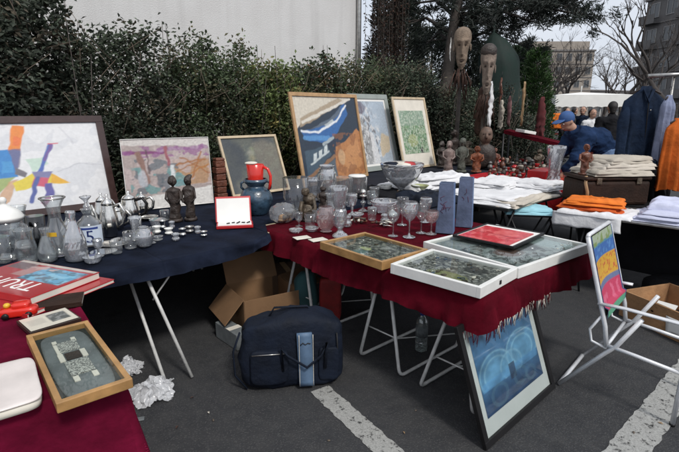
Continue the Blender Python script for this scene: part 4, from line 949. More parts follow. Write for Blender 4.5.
# blue slab vases
for (px, py, h, w, lean, lb_) in ((445, 232, 50, 17.5, 2, 'grey blue slab vase with red brown drawing, left of the pair'), (464, 226, 49, 16, 1, 'grey blue slab vase with a dark mark, right of the pair')):
    p, m = at(px, py); o = thing('slab_vase', lb_, 'vase', p, R(-20)); b = MB()
    h *= m; w0, w1 = w * m / 2, w * m * .40; d0, d1 = w * m * .40, w * m * .34
    def ring(ww, dd, z): return [(-ww, -dd, z), (ww, -dd, z), (ww, dd, z), (-ww, dd, z)]
    ro = [ring(w0, d0, 0), ring(w1, d1, h), ring(w1 * .85, d1 * .85, h), ring(w0 * .85, d0 * .85, h * .1)]
    vs = [q for r_ in ro for q in r_]; fs = [(0, 3, 2, 1)] + [(i * 4 + k, i * 4 + (k + 1) % 4, i * 4 + 4 + (k + 1) % 4, i * 4 + 4 + k) for i in range(3) for k in range(4)] + [(12, 13, 14, 15)]
    b.add(vs, fs, 0, False)
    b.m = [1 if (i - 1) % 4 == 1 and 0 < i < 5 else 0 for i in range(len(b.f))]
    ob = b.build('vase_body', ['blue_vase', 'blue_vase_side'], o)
    bv = ob.modifiers.new('bevel', 'BEVEL'); bv.width = .003; bv.segments = 2
    g = random.Random(px); dm = MB()
    for k in range(9 if px < 450 else 3):
        x = g.uniform(-.5, .6) * w0; z = g.uniform(.35, .72) * h; yy = -(d0 + (d1 - d0) * z / h) - .0012
        dm.tube([(x, yy, z), (x + g.uniform(-.3, .3) * w0, yy - .0003, z + g.uniform(.02, .08) * h), (x + g.uniform(-.4, .4) * w0, yy - .0002 + (d0 - d1) * .08, z + g.uniform(.06, .13) * h)], .0016, 5)
    dm.build('drawn_motif', 'ink', o)

# ================================================================= FOLDED CLOTHES
def sheet_drape(w, d, h, seed, amp=.012, hang=0, side=-1, layers=1):
    """a pile of folded cloth: every layer a soft slab with its own outline, turn and creases"""
    b = MB(); nx, ny = 44, 34; g = random.Random(seed); amp *= 1.25; prev = lambda x, y: 0.0
    for L in range(layers):
        z0 = h * L / layers; hh = h / layers * 1.15; vs = []; fs = []
        ox, oy, rt = g.uniform(-.02, .02) * (L > 0), g.uniform(-.02, .02) * (L > 0), g.uniform(-.07, .07) * (L > 0)
        ww, dd = w * (1 - .04 * L), d * (1 - .04 * L); ca, sa = math.cos(rt), math.sin(rt); an = g.uniform(0, 3.1)
        for s in (0, 1):
            for j in range(ny + 1):
                for i in range(nx + 1):
                    u, v = i / nx * 2 - 1, j / ny * 2 - 1
                    e = max(0, 1 - max(abs(u) ** 9, abs(v) ** 9))
                    x, y = u * ww / 2 * (1 + .10 * noise.noise(Vector((v * 1.7, seed * 1.7, L * 3)))), v * dd / 2 * (1 + .12 * noise.noise(Vector((u * 1.9, seed * 2.3, L * 5 + 9))))
                    x, y = x * ca - y * sa + ox, x * sa + y * ca + oy
                    c2, s2 = math.cos(an), math.sin(an)
                    q = Vector(((x * c2 - y * s2) * 9, (x * s2 + y * c2) * 3.5, L * 2.1 + seed * 1.9))
                    rg = (1 - abs(noise.noise(q))) ** 3 + .5 * (1 - abs(noise.noise(q * 2.1 + Vector((4, 4, 4))))) ** 3
                    lo = noise.noise(Vector((x * 5, y * 5, seed + L)))
                    f = amp * (rg * 1.1 + lo * .9 - .4)
                    z = z0 + (hh * .08 if s == 0 else hh * (.12 + .88 * e ** .35) * (1 + .25 * lo) + f * e ** .5)
                    vs.append((x, y, max(.001, z)))
        n = (nx + 1) * (ny + 1)
        for s in (0, 1):
            for j in range(ny):
                for i in range(nx):
                    a = s * n + j * (nx + 1) + i; q = (a, a + 1, a + nx + 2, a + nx + 1); fs.append(q if s else q[::-1])
        ring = [i for i in range(nx)] + [nx + (nx + 1) * j for j in range(ny)] + [n - 1 - i for i in range(nx)] + [(nx + 1) * (ny - j) for j in range(ny)]
        for k in range(len(ring)): a, c = ring[k], ring[(k + 1) % len(ring)]; fs.append((a, c, c + n, a + n))
        b.add(vs, fs, 0, True)
    return b
def garment(label, px, py, z, w, d, h, rz, mt_, seed, layers=1, amp=.012, cat='folded clothes', name='folded_shirt', group=None):
    p = P(px, py, z); o = sheet_drape(w, d, h, seed, amp, layers=layers).build(name, mt_, None, p, rz); return tag(o, label, cat, group)
def garmentAB(label, a, b, z, w, d, h, rz, mt_, seed, layers=1, amp=.012, name='folded_shirt', cat='folded clothes'):
    o = sheet_drape(w, d, h, seed, amp, layers=layers).build(name, mt_, None, AB(a, b, z), RZ + rz); return tag(o, label, cat)
garmentAB('broad white bedsheet spread along the front of the clothes table', 2.85, 1.55, .731, 1.28, .85, .07, .02, 'white_cloth', 1, 4, .010, 'bed_sheet')
garmentAB('cream linen folded at the front edge of the clothes table', 2.72, 1.20, .729, .95, .30, .05, .05, 'cream_cloth', 3, 3, .01, 'folded_linen')
garmentAB('rolled white shirt lying on top at the left of the white pile', 2.72, 2.32, .80, .85, .34, .09, -.25, 'white_cloth', 5, 3, .016)
garmentAB('white blouse on the middle of the white pile', 3.02, 1.70, .81, .62, .46, .06, .2, 'white_cloth', 7, 3, .016)
garmentAB('second white blouse, nearest the bright red table', 3.26, 1.32, .80, .45, .50, .07, -.1, 'white_cloth', 9, 4, .012)
garmentAB('white cloth heap right behind the footed crystal bowl', 2.32, 2.42, .73, .70, .60, .09, .3, 'white_cloth', 11, 4, .016, 'white_linen')
garmentAB('black garment folded below the small white bowl', 1.72, 2.30, .751, .50, .55, .05, .2, 'black_cloth', 13, 1, .02, 'folded_trousers')
garmentAB('navy garment folded right of the footed crystal bowl', 1.85, 1.78, .751, .50, .50, .06, -.1, 'navy', 15, 1, .02, 'folded_trousers')
# aqua towel hanging low on a stool
p = P(528, 212, .66)
t = thing('folding_stool', 'thin legged stool under the aqua towel', 'stool', (p.x, p.y, 0), RZ - .9)
MB().box((0, 0, .645), (.42, .26, .02), bev=.004).build('seat', 'dark_metal', t)
for s in (-1, 1):
    for y in (-.11, .11): MB().tube([(s * .19, y, .64), (-s * .12 + .02 * y, y, 0)], .009, 6).build('leg', 'dark_metal', t)
o = sheet_drape(.46, .30, .055, 21, .012, layers=2).build('folded_towel', 'aqua_cloth', None, (p.x, p.y, .656), RZ - .9); tag(o, 'pale aqua towel folded in front of the white clothes table', 'towel')
# orange shirts and white cloth on the lavender table
def onlt(x, y, z=.737): return LO + fd * x + fb * y + Vector((0, 0, z))
o = sheet_drape(.62, .50, .025, 23, .01, layers=1).build('white_cloth', 'white_cloth', None, onlt(.27, .22), Lrz); tag(o, 'white cloth hanging off the left end of the folding table', 'cloth')
# hanging flap
def flap(name, label, pts, drop, mt_, seed, thick=.012, wob=.02, cat='cloth'):
    vs = []; fs = []; n = len(pts); r = 8
    for j in range(r + 1):
        for i, q in enumerate(pts):
            t = j / r; w = noise.noise(Vector((i * .35, seed, t))) * wob * t
            vs.append((q[0] + w - .0 * t, q[1] - .02 * math.sin(t * 1.6) - w, q[2] - drop * t * (1 + .45 * noise.noise(Vector((i * .21, seed, 3))))))
    for j in range(r):
        for i in range(n - 1): fs.append((j * n + i, (j + 1) * n + i, (j + 1) * n + i + 1, j * n + i + 1))
    o = MB().add(vs, fs, 0, True).build(name, mt_)
    so = o.modifiers.new('thickness', 'SOLIDIFY'); so.thickness = thick; return tag(o, label, cat)
flap('hanging_cloth', 'white cloth flap drooping over the front edge below the orange shirts', [tuple(onlt(-.06 + i * .04, -.02, .752)) for i in range(15)], .13, 'white_cloth', 4)
for k, (lb_, mt_, sd) in enumerate((('rust red shirt at the bottom of the orange stack', 'rust_cloth', 31), ('bright orange shirt on top of the rust red one', 'orange_cloth', 33))):
    o = sheet_drape(.52 - .03 * k, .34, .045, sd, .009, layers=3).build('folded_shirt', mt_, None, onlt(.20 + .02 * k, .24, .763 + k * .049), Lrz + .08 + .05 * k); tag(o, lb_, 'folded clothes')
o = sheet_drape(.98, .52, .075, 41, .009, layers=5).build('folded_sheets', 'lav_cloth', None, onlt(1.02, .32, .737), Lrz + .02); tag(o, 'thick pale lavender sheet pile on the folding table', 'folded clothes')
o = sheet_drape(.50, .34, .055, 43, .02, layers=2).build('folded_sheet', 'lav_cloth', None, onlt(.88, .40, .817), Lrz + .1); tag(o, 'smaller lavender sheet resting on the thick pile', 'folded clothes')
# trunk with beige clothes
p = P(612, 203, .76)
t = thing('trunk', 'dark brown leather trunk under the beige trousers', 'trunk', (p.x, p.y, .746), R(4))
MB().box((0, .15, .12), (.66, .42, .24), bev=.03).build('trunk_body', 'brown_leather', t)
MB().box((0, .15, .262), (.67, .43, .035), bev=.015).build('lid', 'brown_leather', t)
MB().tube([(-.30, -.07, .02), (-.315, -.08, .14), (-.325, -.05, .22), (-.31, -.02, .285)], .016, 8, flat=.5).build('strap', 'tan', t)
for x in (-.2, .2): MB().box((x, -.068, .24), (.05, .012, .06), bev=.004).build('clasp', 'bronze', t)
for k, (lb_, mt_, x, y, w, d, h) in enumerate((('grey beige trousers folded lowest on the brown trunk', 'beige_cloth', .04, .15, .62, .44, .05), ('beige jacket folded in the middle of the trunk pile', 'cream_cloth', .08, .18, .60, .42, .055), ('light grey beige jacket topmost on the brown trunk', 'beige_cloth', .10, .20, .52, .40, .05))):
    o = sheet_drape(w, d, h, 51 + k, .011, layers=2).build('folded_jacket', mt_, None, (p.x + x, p.y + y, .746 + .283 + sum((.054, .059)[:k])), R(6 + 5 * k)); tag(o, lb_, 'folded clothes')
o = figurine('figurine', 'small brown carved figure standing behind the trunk strap', 591, 172, 26, 9, 'carved', z=.95, seed=21); 
o.location = (p.x - .25, p.y + .12, .746 + .281)
# ================================================================= COAT RACK
def hung(name, label, px0, px1, ytop, ybot, dist, mt_, seed, thick=.12, sleeves=True, cat='coat', rz=0):
    a, b = D(px0, ytop, dist), D(px1, ytop, dist); c = (a + b) / 2; w = (b - a).length
    zt = c.z; zb = D(px0, ybot, dist).z; H = zt - zb
    t = thing(name, label, cat, (c.x, c.y, zb), rz); mb = MB(); n = 40; rows = 22; vs = []; fs = []
    for j in range(rows + 1):
        v = j / rows
        ww = w * (.22 + .78 * smst(0, .16, v)) * (1 + .06 * v); th = thick * (.5 + .5 * smst(0, .2, v)) * (1 + .2 * v)
        for i in range(n):
            a_ = 2 * math.pi * i / n; f = 1 + (.15 + .60 * v) * math.sin(a_ * 8 + seed + 1.5 * noise.noise(Vector((v * 2, seed, 1)))) + .25 * noise.noise(Vector((math.cos(a_) * 2, math.sin(a_) * 2 + seed, v * 3)))
            vs.append((ww / 2 * math.cos(a_) * (1 + .12 * v * math.sin(a_ * 6 + seed)) * (1 + .06 * noise.noise(Vector((v * 4, seed, i > n / 2)))), th / 2 * math.sin(a_) * f, H * (1 - v) + .015 * math.sin(a_ * 3 + seed) * v))
    for j in range(rows):
        for i in range(n): i2 = (i + 1) % n; fs.append((j * n + i, (j + 1) * n + i, (j + 1) * n + i2, j * n + i2))
    fs.append(tuple(range(n))); mb.add(vs, fs, 0, True).build('body', mt_, t)
    if sleeves:
        for s in (-1, 1):
            pts = [(s * w * .40, 0, H * .87), (s * w * .50, -.03, H * .68), (s * w * .53, -.07, H * .42), (s * w * .50, -.10, H * .20)]
            b2 = MB().tube(pts, [w * .10, w * .12, w * .105, w * .095], 16, flat=.5)
            b2.v = [(Vector(q) + Vector((noise.noise(Vector(q) * 14), noise.noise(Vector(q) * 14 + Vector((3, 3, 3))) * 2, 0)) * .02)[:] for q in b2.v]
            b2.build('sleeve', mt_, t)
        MB().tube([(-w * .12, -.04, H * .97), (-.01, -thick * .62, H * .86), (w * .12, -.04, H * .97)], [.016, .024, .016], 8, flat=.5).build('collar', mt_, t)
        MB().tube([(-.005, -thick * .60, H * .85), (.0, -thick * .72, H * .5), (.012, -thick * .78, H * .06)], .006, 6).build('front_seam', 'black_cloth', t)
        for kb in range(5): MB().blob((.022, -thick * (.64 + .03 * kb), H * (.78 - .15 * kb)), (.016, .010, .016), 2, nu=10, nv=6).build('button', 'pewter', t)
    MB().tube([(-w * .36, 0, H * .93), (0, 0, H * 1.0), (w * .36, 0, H * .93)], .008, 6).build('hanger', 'wood_dark', t)
    MB().tube([(0, 0, H), (0, 0, H + .04), (.018, 0, H + .065), (0, 0, H + .085), (-.016, 0, H + .07)], .003, 6).build('hook', 'dark_metal', t)
    return t
dR = 4.9
MT['burnt_cloth'] = mat('burnt_orange_cotton', (.44, .10, .018), .9, .3, 6, .5, 20, spec=.1)
MT['lilac'] = mat('lilac_cotton', (.22, .25, .36), .9, .25, 6, .5, 20, spec=.1)
l = D(648, 76, dR); r = D(720, 72, dR)
t = thing('clothes_rail', 'pale metal clothes rail carrying coats at the right edge', 'clothes rail', (l.x, l.y, 0), 0)
def rl(x, y, z): return (x - l.x, y - l.y, z)
MB().tube([rl(l.x, l.y, l.z), rl(r.x, r.y, r.z)], .020, 8).build('rail', 'pewter', t)
for x in (.28, r.x - l.x - .1):
    MB().tube([(x, .02, 0.03), (x, .02, l.z)], .014, 8).build('post', 'pewter', t)
    MB().tube([(x, -.3, .02), (x, .3, .02)], .016, 8).build('foot', 'pewter', t)
hung('hanging_jacket', 'long dark blue jacket hanging first on the rail', 626, 668, 86, 196, dR, 'coat_blue', 1, .13)
hung('hanging_shirt', 'pale lilac shirt seen edge on between the blue jacket and orange garment', 663, 676, 95, 162, dR - .15, 'lilac', 5, .10, False, 'shirt', R(20))
hung('hanging_dress', 'orange garment hanging at the far right of the rail', 667, 690, 118, 192, dR - .3, 'burnt_cloth', 8, .11, False, 'dress', R(10))
hung('hanging_trousers', 'dark clothes hanging low beneath the blue jacket', 634, 668, 165, 205, dR + .1, 'black_cloth', 11, .25, False, 'trousers')

# ================================================================= DECKCHAIR
O = P(602, 305, .58); ch = thing('folding_chair', 'white tube folding chair with a stripy coloured back beside the red table', 'chair', (O.x, O.y, 0), R(-42))
W_ = .46
for y in (0, W_):
    MB().tube([(-.115, y, .955), (-.10, y, .90), (0, y, .56), (.03, y, .46), (.05, y, .34)], .0125, 10).build('back_post', 'alu', ch)
    ar = MB().tube([(-.02, y, .585), (.12, y, .59), (.40, y, .578), (.50, y, .57)] if y == 0 else [(-.02, y, .585), (.02, y, .588), (.06, y, .589)], .016, 10, flat=.55); ar.build('armrest', 'alu', ch)
    MB().tube([(.42, y, .575 if y == 0 else .31), (.415, y, .3), (.41, y, .012)], .0125, 10).build('leg', 'alu', ch)
    MB().tube([(-.175, y, .012), (.05, y, .30), (.10, y, .36), (.20, y, .55)], .0125, 10).build('leg', 'alu', ch)
    MB().tube([(.045, y, .35), (.20, y, .335), (.415, y, .31)], .011, 8).build('side_rail', 'alu', ch)
    MB().tube([(.01, y, .52), (-.045, y, .42), (-.03, y, .35), (.05, y, .33)], .008, 8).build('hinge_bracket', 'alu', ch)
    MB().lathe([(.014, 0), (.015, .015), (0, .016)], (.41, y, 0), 10).build('foot_cap', 'black_paint', ch)
MB().tube([(-.115, 0, .955), (-.117, .02, .965), (-.117, W_ - .02, .965), (-.115, W_, .955)], .0125, 10).build('top_bar', 'alu', ch)
MB().tube([(-.17, 0, .02), (-.17, W_, .02)], .0125, 10).build('foot_bar', 'alu', ch)
MB().tube([(.045, 0, .33), (.045, W_, .33)], .010, 8).build('cross_bar', 'alu', ch)
def strp(u, v):
    c = (.12, .42, .26) if v < .10 else (.62, .05, .13) if v < .32 else (.16, .20, .36) if v < .40 else (.75, .42, .04) if v < .68 else (.05, .17, .50) if v < .84 else (.10, .30, .42) if v < .87 else (.42, .50, .36)
    c = Vector(c)
    if .42 < v < .66 and abs(noise.noise(Vector((u * 11, v * 9, 2)))) < .07: c = Vector((.62, .12, .04))
    if .12 < v < .30 and noise.noise(Vector((u * 9, v * 12, 7))) > .15: c = Vector((.75, .14, .25))
    if v > .86 and noise.noise(Vector((u * 8, v * 12, 4))) > .1: c = Vector((.25, .35, .12))
    if .69 < v < .83 and noise.noise(Vector((u * 12, v * 12, 6))) > .2: c = Vector((.10, .28, .62))
    if u < .05 or u > .95: c = Vector((.03, .07, .22))
    return tuple(c * .72)
def back_sheet(off):
    vs = []; cs = []; fs = []; nu, nv = 40, 60
    for j in range(nv + 1):
        v = j / nv; z = .50 + .455 * v; x = (.02 + (.56 - z) * .02 if z < .56 else -(z - .56) / .395 * .115)
        for i in range(nu + 1):
            u = i / nu; sag = -.025 * math.sin(math.pi * u) * math.sin(math.pi * min(1, v * 1.1))
            vs.append((x + sag + off, .012 + u * (W_ - .024), z)); cs.append(strp(u, v) if off >= 0 else (.012, .012, .014))
    for j in range(nv):
        for i in range(nu): a = j * (nu + 1) + i; fs.append((a, a + 1, a + nu + 2, a + nu + 1))
    return MB().add(vs, fs, 0, True, cs)
back_sheet(.012).build('back_fabric', 'fabric', ch)
ob = back_sheet(-.002).build('back_lining', 'fabric', ch); ob['label'] = 'black rear side of the striped back'
# wooden crate
n_, u_, v_, w_, d_, rz_ = None, None, None, None, None, None
cz = .22
a = P(622, 290, cz); b = P(679, 313, cz); e = P(641, 273, cz)
uu = (b - a).normalized(); vv = Vector((-uu.y, uu.x, 0)); wd = .62; dd = max(.3, (e - a).dot(vv)); crz = math.atan2(uu.y, uu.x)
t = thing('wooden_crate', 'open wooden crate on the asphalt behind the folding chair', 'crate', (a.x, a.y, .002), crz)
for (c, s) in (((wd / 2, .008, cz / 2), (wd, .016, cz)), ((wd / 2, dd - .008, cz / 2), (wd, .016, cz)), ((.008, dd / 2, cz / 2 - .001), (.016, dd - .034, cz - .002)), ((wd - .008, dd / 2, cz / 2 - .001), (.016, dd - .034, cz - .002))):
    MB().box(c, s, bev=.002).build('side_board', 'crate_wood', t)
MB().box((wd / 2, dd / 2, .012), (wd - .034, dd - .034, .012)).build('bottom_board', 'crate_wood', t)
kn = MB()
for (x, z) in ((.28, .15), (.50, .06), (.12, .08)): kn.add([(x + .012 * math.cos(i), -.0012, z + .007 * math.sin(i)) for i in [k * math.pi / 6 for k in range(12)]], [tuple(range(11, -1, -1))], 0, False)
kn.build('knot', 'brown_leather', t)
def ct(x, y, z): return Vector((a.x, a.y, .002)) + uu * x + vv * y + Vector((0, 0, z))
def bottle(name, label, pos, rot, prof, mt_, cap, lab_=None):
    o = thing(name, label, 'bottle', pos); o.rotation_euler = rot
    MB().lathe([(0, 0)] + S(prof) + [(0, prof[-1][1])], seg=20).build('bottle_body', mt_, o)
    h = prof[-1][1]; r = prof[-1][0]; MB().lathe([(0, h - .02), (r * 1.15, h - .02), (r * 1.15, h + .004), (0, h + .005)], seg=14).build('cap', cap, o)
    if lab_: MB().lathe([(lab_[0], lab_[1]), (lab_[0], lab_[2])], seg=24).build('label', lab_[3], o)
    return o
wb = [(.034, 0), (.037, .01), (.037, .17), (.030, .20), (.014, .23), (.013, .29)]
bottle('wine_bottle', 'dark bottle lying inside the wooden crate', ct(.36, .20, .10), (R(80), 0, crz - 1.2), wb, 'smoke', 'black_paint')
o = MB().blob((0, 0, 0), (.24, .16, .10), 2.6, .02, 12, 3).build('dark_bag', 'black_cloth', None, ct(.46, .16, .15)); tag(o, 'black bundle in the wooden crate next to the bottle', 'bundle')
o = MB().box((0, 0, 0), (.14, .09, .004), bev=.001).build('paper_sheet', 'paper', None, ct(.22, .22, .13), crz + .3); o.rotation_euler.x = .5; tag(o, 'white paper slip inside the wooden crate', 'paper')
o = flap('paper_bag', 'torn white paper hanging over the near side of the crate', [tuple(ct(.40 + i * .03, -.012, .165)) for i in range(9)], .13, 'paper', 9, .002, .01, 'paper')
# pink and white things lying behind, below the folding table
o = MB().blob((0, 0, .10), (.5, .3, .2), 3, .02, 7, 5).build('dark_bag', 'black_cloth', None, tuple(Vector(onlt(.9, .45, 0)))); tag(o, 'black bag on the ground under the lavender pile table', 'bag')

# ================================================================= UNDER THE TABLES
bl = P(240, 393, 0); br_ = P(340, 385, 0); m = mpp((bl + br_) / 2)
c = (bl + br_) / 2; bw = (br_ - bl).length * 1.04; brz = math.atan2(br_.y - bl.y, br_.x - bl.x)
bh = 78 * m
t = thing('sports_bag', 'bulging navy sports bag with a light blue stripe on the asphalt', 'bag', (c.x, c.y + .12, .002), brz)
b = MB().blob((0, 0, bh * .46), (bw, .27, bh * .92), 6.5, .020, 7, 4, 72, 44)
b.v = [(x * (1 - .10 * max(0, z / bh - .4)), y * (1 - .30 * max(0, z / bh - .3)), max(0.0, z + .03 * math.sin(x * 9 + 1) * (z / bh))) for x, y, z in b.v]
b.build('bag_body', 'navy', t)
def bagy(z): return -.138 + .03 * max(0, (z / bh - .45)) ** 1.2
vs = []; fs = []
for i in range(15):
    z = bh * (.06 + .72 * i / 14)
    for x in (.035, .125): vs.append((x * 1.0 - .01 * i / 14, bagy(z) - .014, z))
    if i: fs.append((2 * i - 2, 2 * i - 1, 2 * i + 1, 2 * i))
st = MB().add(vs, fs, 0, True).build('stripe', 'sky_strip', t); so = st.modifiers.new('t', 'SOLIDIFY'); so.thickness = .02; so.offset = -1
MB().tube([(.045, bagy(bh * .64) - .0175, bh * .63), (.06, bagy(bh * .65) - .0175, bh * .66), (.075, bagy(bh * .64) - .0175, bh * .635), (.09, bagy(bh * .65) - .0175, bh * .655), (.105, bagy(bh * .64) - .0175, bh * .645)], .003, 6).build('badge', 'black_ink', t)
for s, y in ((1, -.155), (-1, .02)):
    MB().tube([(-.06, y, bh * .30), (-.07, y - .012, bh * .62), (-.03, y - .02, bh * .52), (.08, y - .028, bh * .36), (.17, y - .02, bh * .50), (.20, y - .01, bh * .66), (.19, y, bh * .30)] if s > 0 else [(-.14, y, bh * .86), (-.10, y, bh * 1.0), (.10, y, bh * 1.0), (.16, y, bh * .86)], .010, 8, flat=.6).build('handle', 'navy', t)
MB().tube([(-bw * .46, -.05, bh * .80), (-bw * .2, -.07, bh * .885), (bw * .2, -.07, bh * .885), (bw * .44, -.05, bh * .80)], .006, 6).build('zip', 'black_paint', t)
pk = MB().blob((-bw * .22, -.128, bh * .34), (bw * .36, .05, bh * .46), 6, .006, 12, 9, 40, 20); pk.build('pocket', 'navy', t)
MB().blob((bw * .34, -.128, bh * .34), (bw * .20, .045, bh * .46), 6, .006, 12, 12, 40, 20).build('pocket', 'navy', t)
MB().tube([(-bw * .38, -.152, bh * .53), (-bw * .06, -.155, bh * .535)], .0035, 6).build('zip', 'pewter', t)
for q in (.038, .120): MB().tube([(q, bagy(0) - .0165, bh * (.07 + .70 * i / 10)) for i in range(11)], .0018, 5).build('stitching', 'offwhite', t)
MB().tube([(-bw * .49, -.05, bh * .75), (-bw * .56, -.06, bh * .5), (-bw * .55, -.08, bh * .2), (-bw * .44, -.10, .01)], .012, 8, flat=.5).build('strap', 'navy', t)
MB().tube([(bw * .42, -.13, bh * .75), (bw * .43, -.14, bh * .4), (bw * .40, -.14, bh * .1)], .004, 6).build('piping', 'black_paint', t)
# cardboard box
a = P(246, 340, 0); bxr = P(297, 327, 0); bu = (bxr - a).normalized(); bvv = Vector((-bu.y, bu.x, 0)); xr = math.atan2(bu.y, bu.x)
bw_, bd_, bh_ = (bxr - a).length * 1.06, .40, .30
t = thing('cardboard_box', 'open brown cardboard box with spread flaps behind the navy bag', 'box', (a.x, a.y, .003), xr)
th = .006
for (c, s, nm) in (((bw_ / 2, 0, bh_ / 2), (bw_, th, bh_), 1), ((bw_ / 2, bd_, bh_ / 2), (bw_, th, bh_), 1), ((0, bd_ / 2, bh_ / 2 - .001), (th, bd_ - th - .001, bh_ - .002), 1), ((bw_, bd_ / 2, bh_ / 2 - .001), (th, bd_ - th - .001, bh_ - .002), 1)):
    MB().box(c, s, bev=.0012).build('side_panel', 'board', t)
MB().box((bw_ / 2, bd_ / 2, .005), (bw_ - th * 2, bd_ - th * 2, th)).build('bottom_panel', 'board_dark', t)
def flp(c, s, rot): MB().box(c, s, rot=rot, bev=.0012).build('flap', 'board', t)
flp((-.075, bd_ / 2, bh_ - .075), (.225, bd_ - .01, th), Matrix.Rotation(R(-48), 3, 'Y'))
flp((bw_ + .115, bd_ / 2, bh_ + .015), (.225, bd_ - .01, th), Matrix.Rotation(R(-8), 3, 'Y'))
flp((bw_ / 2, bd_ + .05, bh_ + .10), (bw_ - .01, .225, th), Matrix.Rotation(R(64), 3, 'X'))
a2 = P(300, 322, 0)
t = thing('cardboard_box', 'darker closed cardboard box deep in the shade behind the open one', 'box', (a2.x - .15, a2.y + .45, .003), .35)
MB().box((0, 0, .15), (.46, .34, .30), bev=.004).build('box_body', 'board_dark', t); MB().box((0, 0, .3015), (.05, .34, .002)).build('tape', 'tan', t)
a2 = P(226, 350, 0)
t = thing('paper_carton', 'low grey carton lying at the left foot of the open cardboard box', 'box', (a2.x + .02, a2.y + .12, .003), xr + .2)
MB().box((0, 0, .06), (.10, .30, .12), bev=.004).build('box_body', 'felt_grey', t); MB().box((0, -.03, .1215), (.10, .05, .002)).build('tape', 'offwhite', t)
# red and teal bundle behind the bag
q = P(330, 330, 0)
o = MB().blob((0, 0, .19), (.17, .15, .38), 7, .012, 14, 8).build('red_packet', mat('red_paper', (.22, .012, .012), .7, .35, 9), None, (q.x, q.y + .16, .003)); tag(o, 'red packet standing behind the right end of the navy bag', 'packet')
o = MB().blob((0, 0, .22), (.18, .16, .42), 3, .02, 9, 9).build('teal_bundle', mat('teal_cloth', (.02, .07, .075), .8, .3, 6), None, (q.x - .19, q.y + .14, .003)); tag(o, 'dull teal bundle wedged between cardboard box and red packet', 'bundle')
# water bottle
q = P(421, 350, 0)
bottle('water_bottle', 'clear plastic water bottle standing on the asphalt between the table legs', q + Vector((0, 0, .002)), (0, 0, 0), [(.036, 0), (.043, .008), (.043, .06), (.040, .075), (.043, .09), (.043, .20), (.036, .23), (.016, .265), (.015, .285)], 'bottleplastic', 'blue_ink', (.0436, .11, .18, 'felt_grey'))
# plastic bags
for (px, py, w, d, h, sd, lb_) in ((128, 372, .17, .10, .10, 3, 'crumpled white plastic bag, the smaller one nearer the navy table'), (151, 394, .24, .16, .13, 6, 'crumpled white plastic bag, the larger one left of the table leg')):
    q = P(px, py, 0); b = MB(); n = 54
    for L_ in range(3):
        vs = []; fs = []; g = random.Random(sd * 7 + L_); an = g.uniform(0, 3); cx, cy = g.uniform(-.2, .2) * w, g.uniform(-.25, .25) * d
        for j in range(n + 1):
            for i in range(n + 1):
                u, v = i / n * 2 - 1, j / n * 2 - 1; r = math.hypot(u, v)
                q1 = Vector((u * 2.6 + sd * 3, v * 2.6, L_ * 4.3)); rg = (1 - abs(noise.noise(q1))) ** 4 + .6 * (1 - abs(noise.noise(q1 * 2.3))) ** 4
                x = u * w * .42 * (1 + .35 * noise.noise(q1 * .7)) + noise.noise(q1 * 2.1 + Vector((3, 0, 0))) * .020; y = v * d * .55 * (1 + .35 * noise.noise(q1 * .7 + Vector((0, 8, 0)))) + noise.noise(q1 * 2.1 + Vector((0, 3, 0))) * .020
                z = h * max(0, 1 - r * r * .72) * (.45 + .45 * noise.noise(q1 * .6) + .30 * (1 - abs(noise.noise(q1 * .8))) ** 2) * (1 - .25 * L_) + .004 + .008 * rg
                vs.append((cx + x * math.cos(an) - y * math.sin(an), cy + x * math.sin(an) + y * math.cos(an), max(.002, z)))
        for j in range(n):
            for i in range(n): a = j * (n + 1) + i; fs.append((a, a + 1, a + n + 2, a + n + 1))
        b.add(vs, fs, 0, True)
    o = b.build('crumpled_bag', glassmat('white_plastic_film', (.95, .96, .97), .10, .6, 0, .25, milky=.52), None, (q.x, q.y, .002), .3 * sd); tag(o, lb_, 'plastic bag')
q = P(139, 420, 0); o = MB().box((0, 0, .003), (.055, .035, .003), bev=.001).build('litter_scrap', 'felt_grey', None, (q.x, q.y, .002), .3); tag(o, 'small grey scrap lying on the asphalt by the magenta cloth', 'litter')
g = random.Random(5)
for k in range(7):
    q = P(g.uniform(200, 660), g.uniform(400, 445), 0); s = g.uniform(.006, .014)
    o = MB().blob((0, 0, s * .3), (s * 1.6, s, s * .6), 2.2, s * .2, 60, k, 10, 6).build('pebble', 'pebble', None, (q.x, q.y, .001), k); tag(o, 'tiny pebble lying on the open asphalt', 'pebble', 'pebbles on the asphalt')

g = random.Random(77)
for k in range(9):
    q = P(g.uniform(130, 670), g.uniform(352, 450), 0); s = g.uniform(.008, .018); a_ = g.uniform(0, 6.28); dx, dy = math.cos(a_) * s, math.sin(a_) * s
    o = MB().add([(-dx, -dy, 0), (dy * .45, -dx * .45, .006), (dx, dy, .003), (-dy * .45, dx * .45, .007)], [(0, 1, 2), (0, 2, 3)], 0, False).build('fallen_leaf', ['tan', 'rust', 'offwhite', 'bronze'][k % 4], None, (q.x, q.y, .0055)); tag(o, 'tiny dry leaf fleck lying on the asphalt', 'leaf', 'leaf flecks on the asphalt')

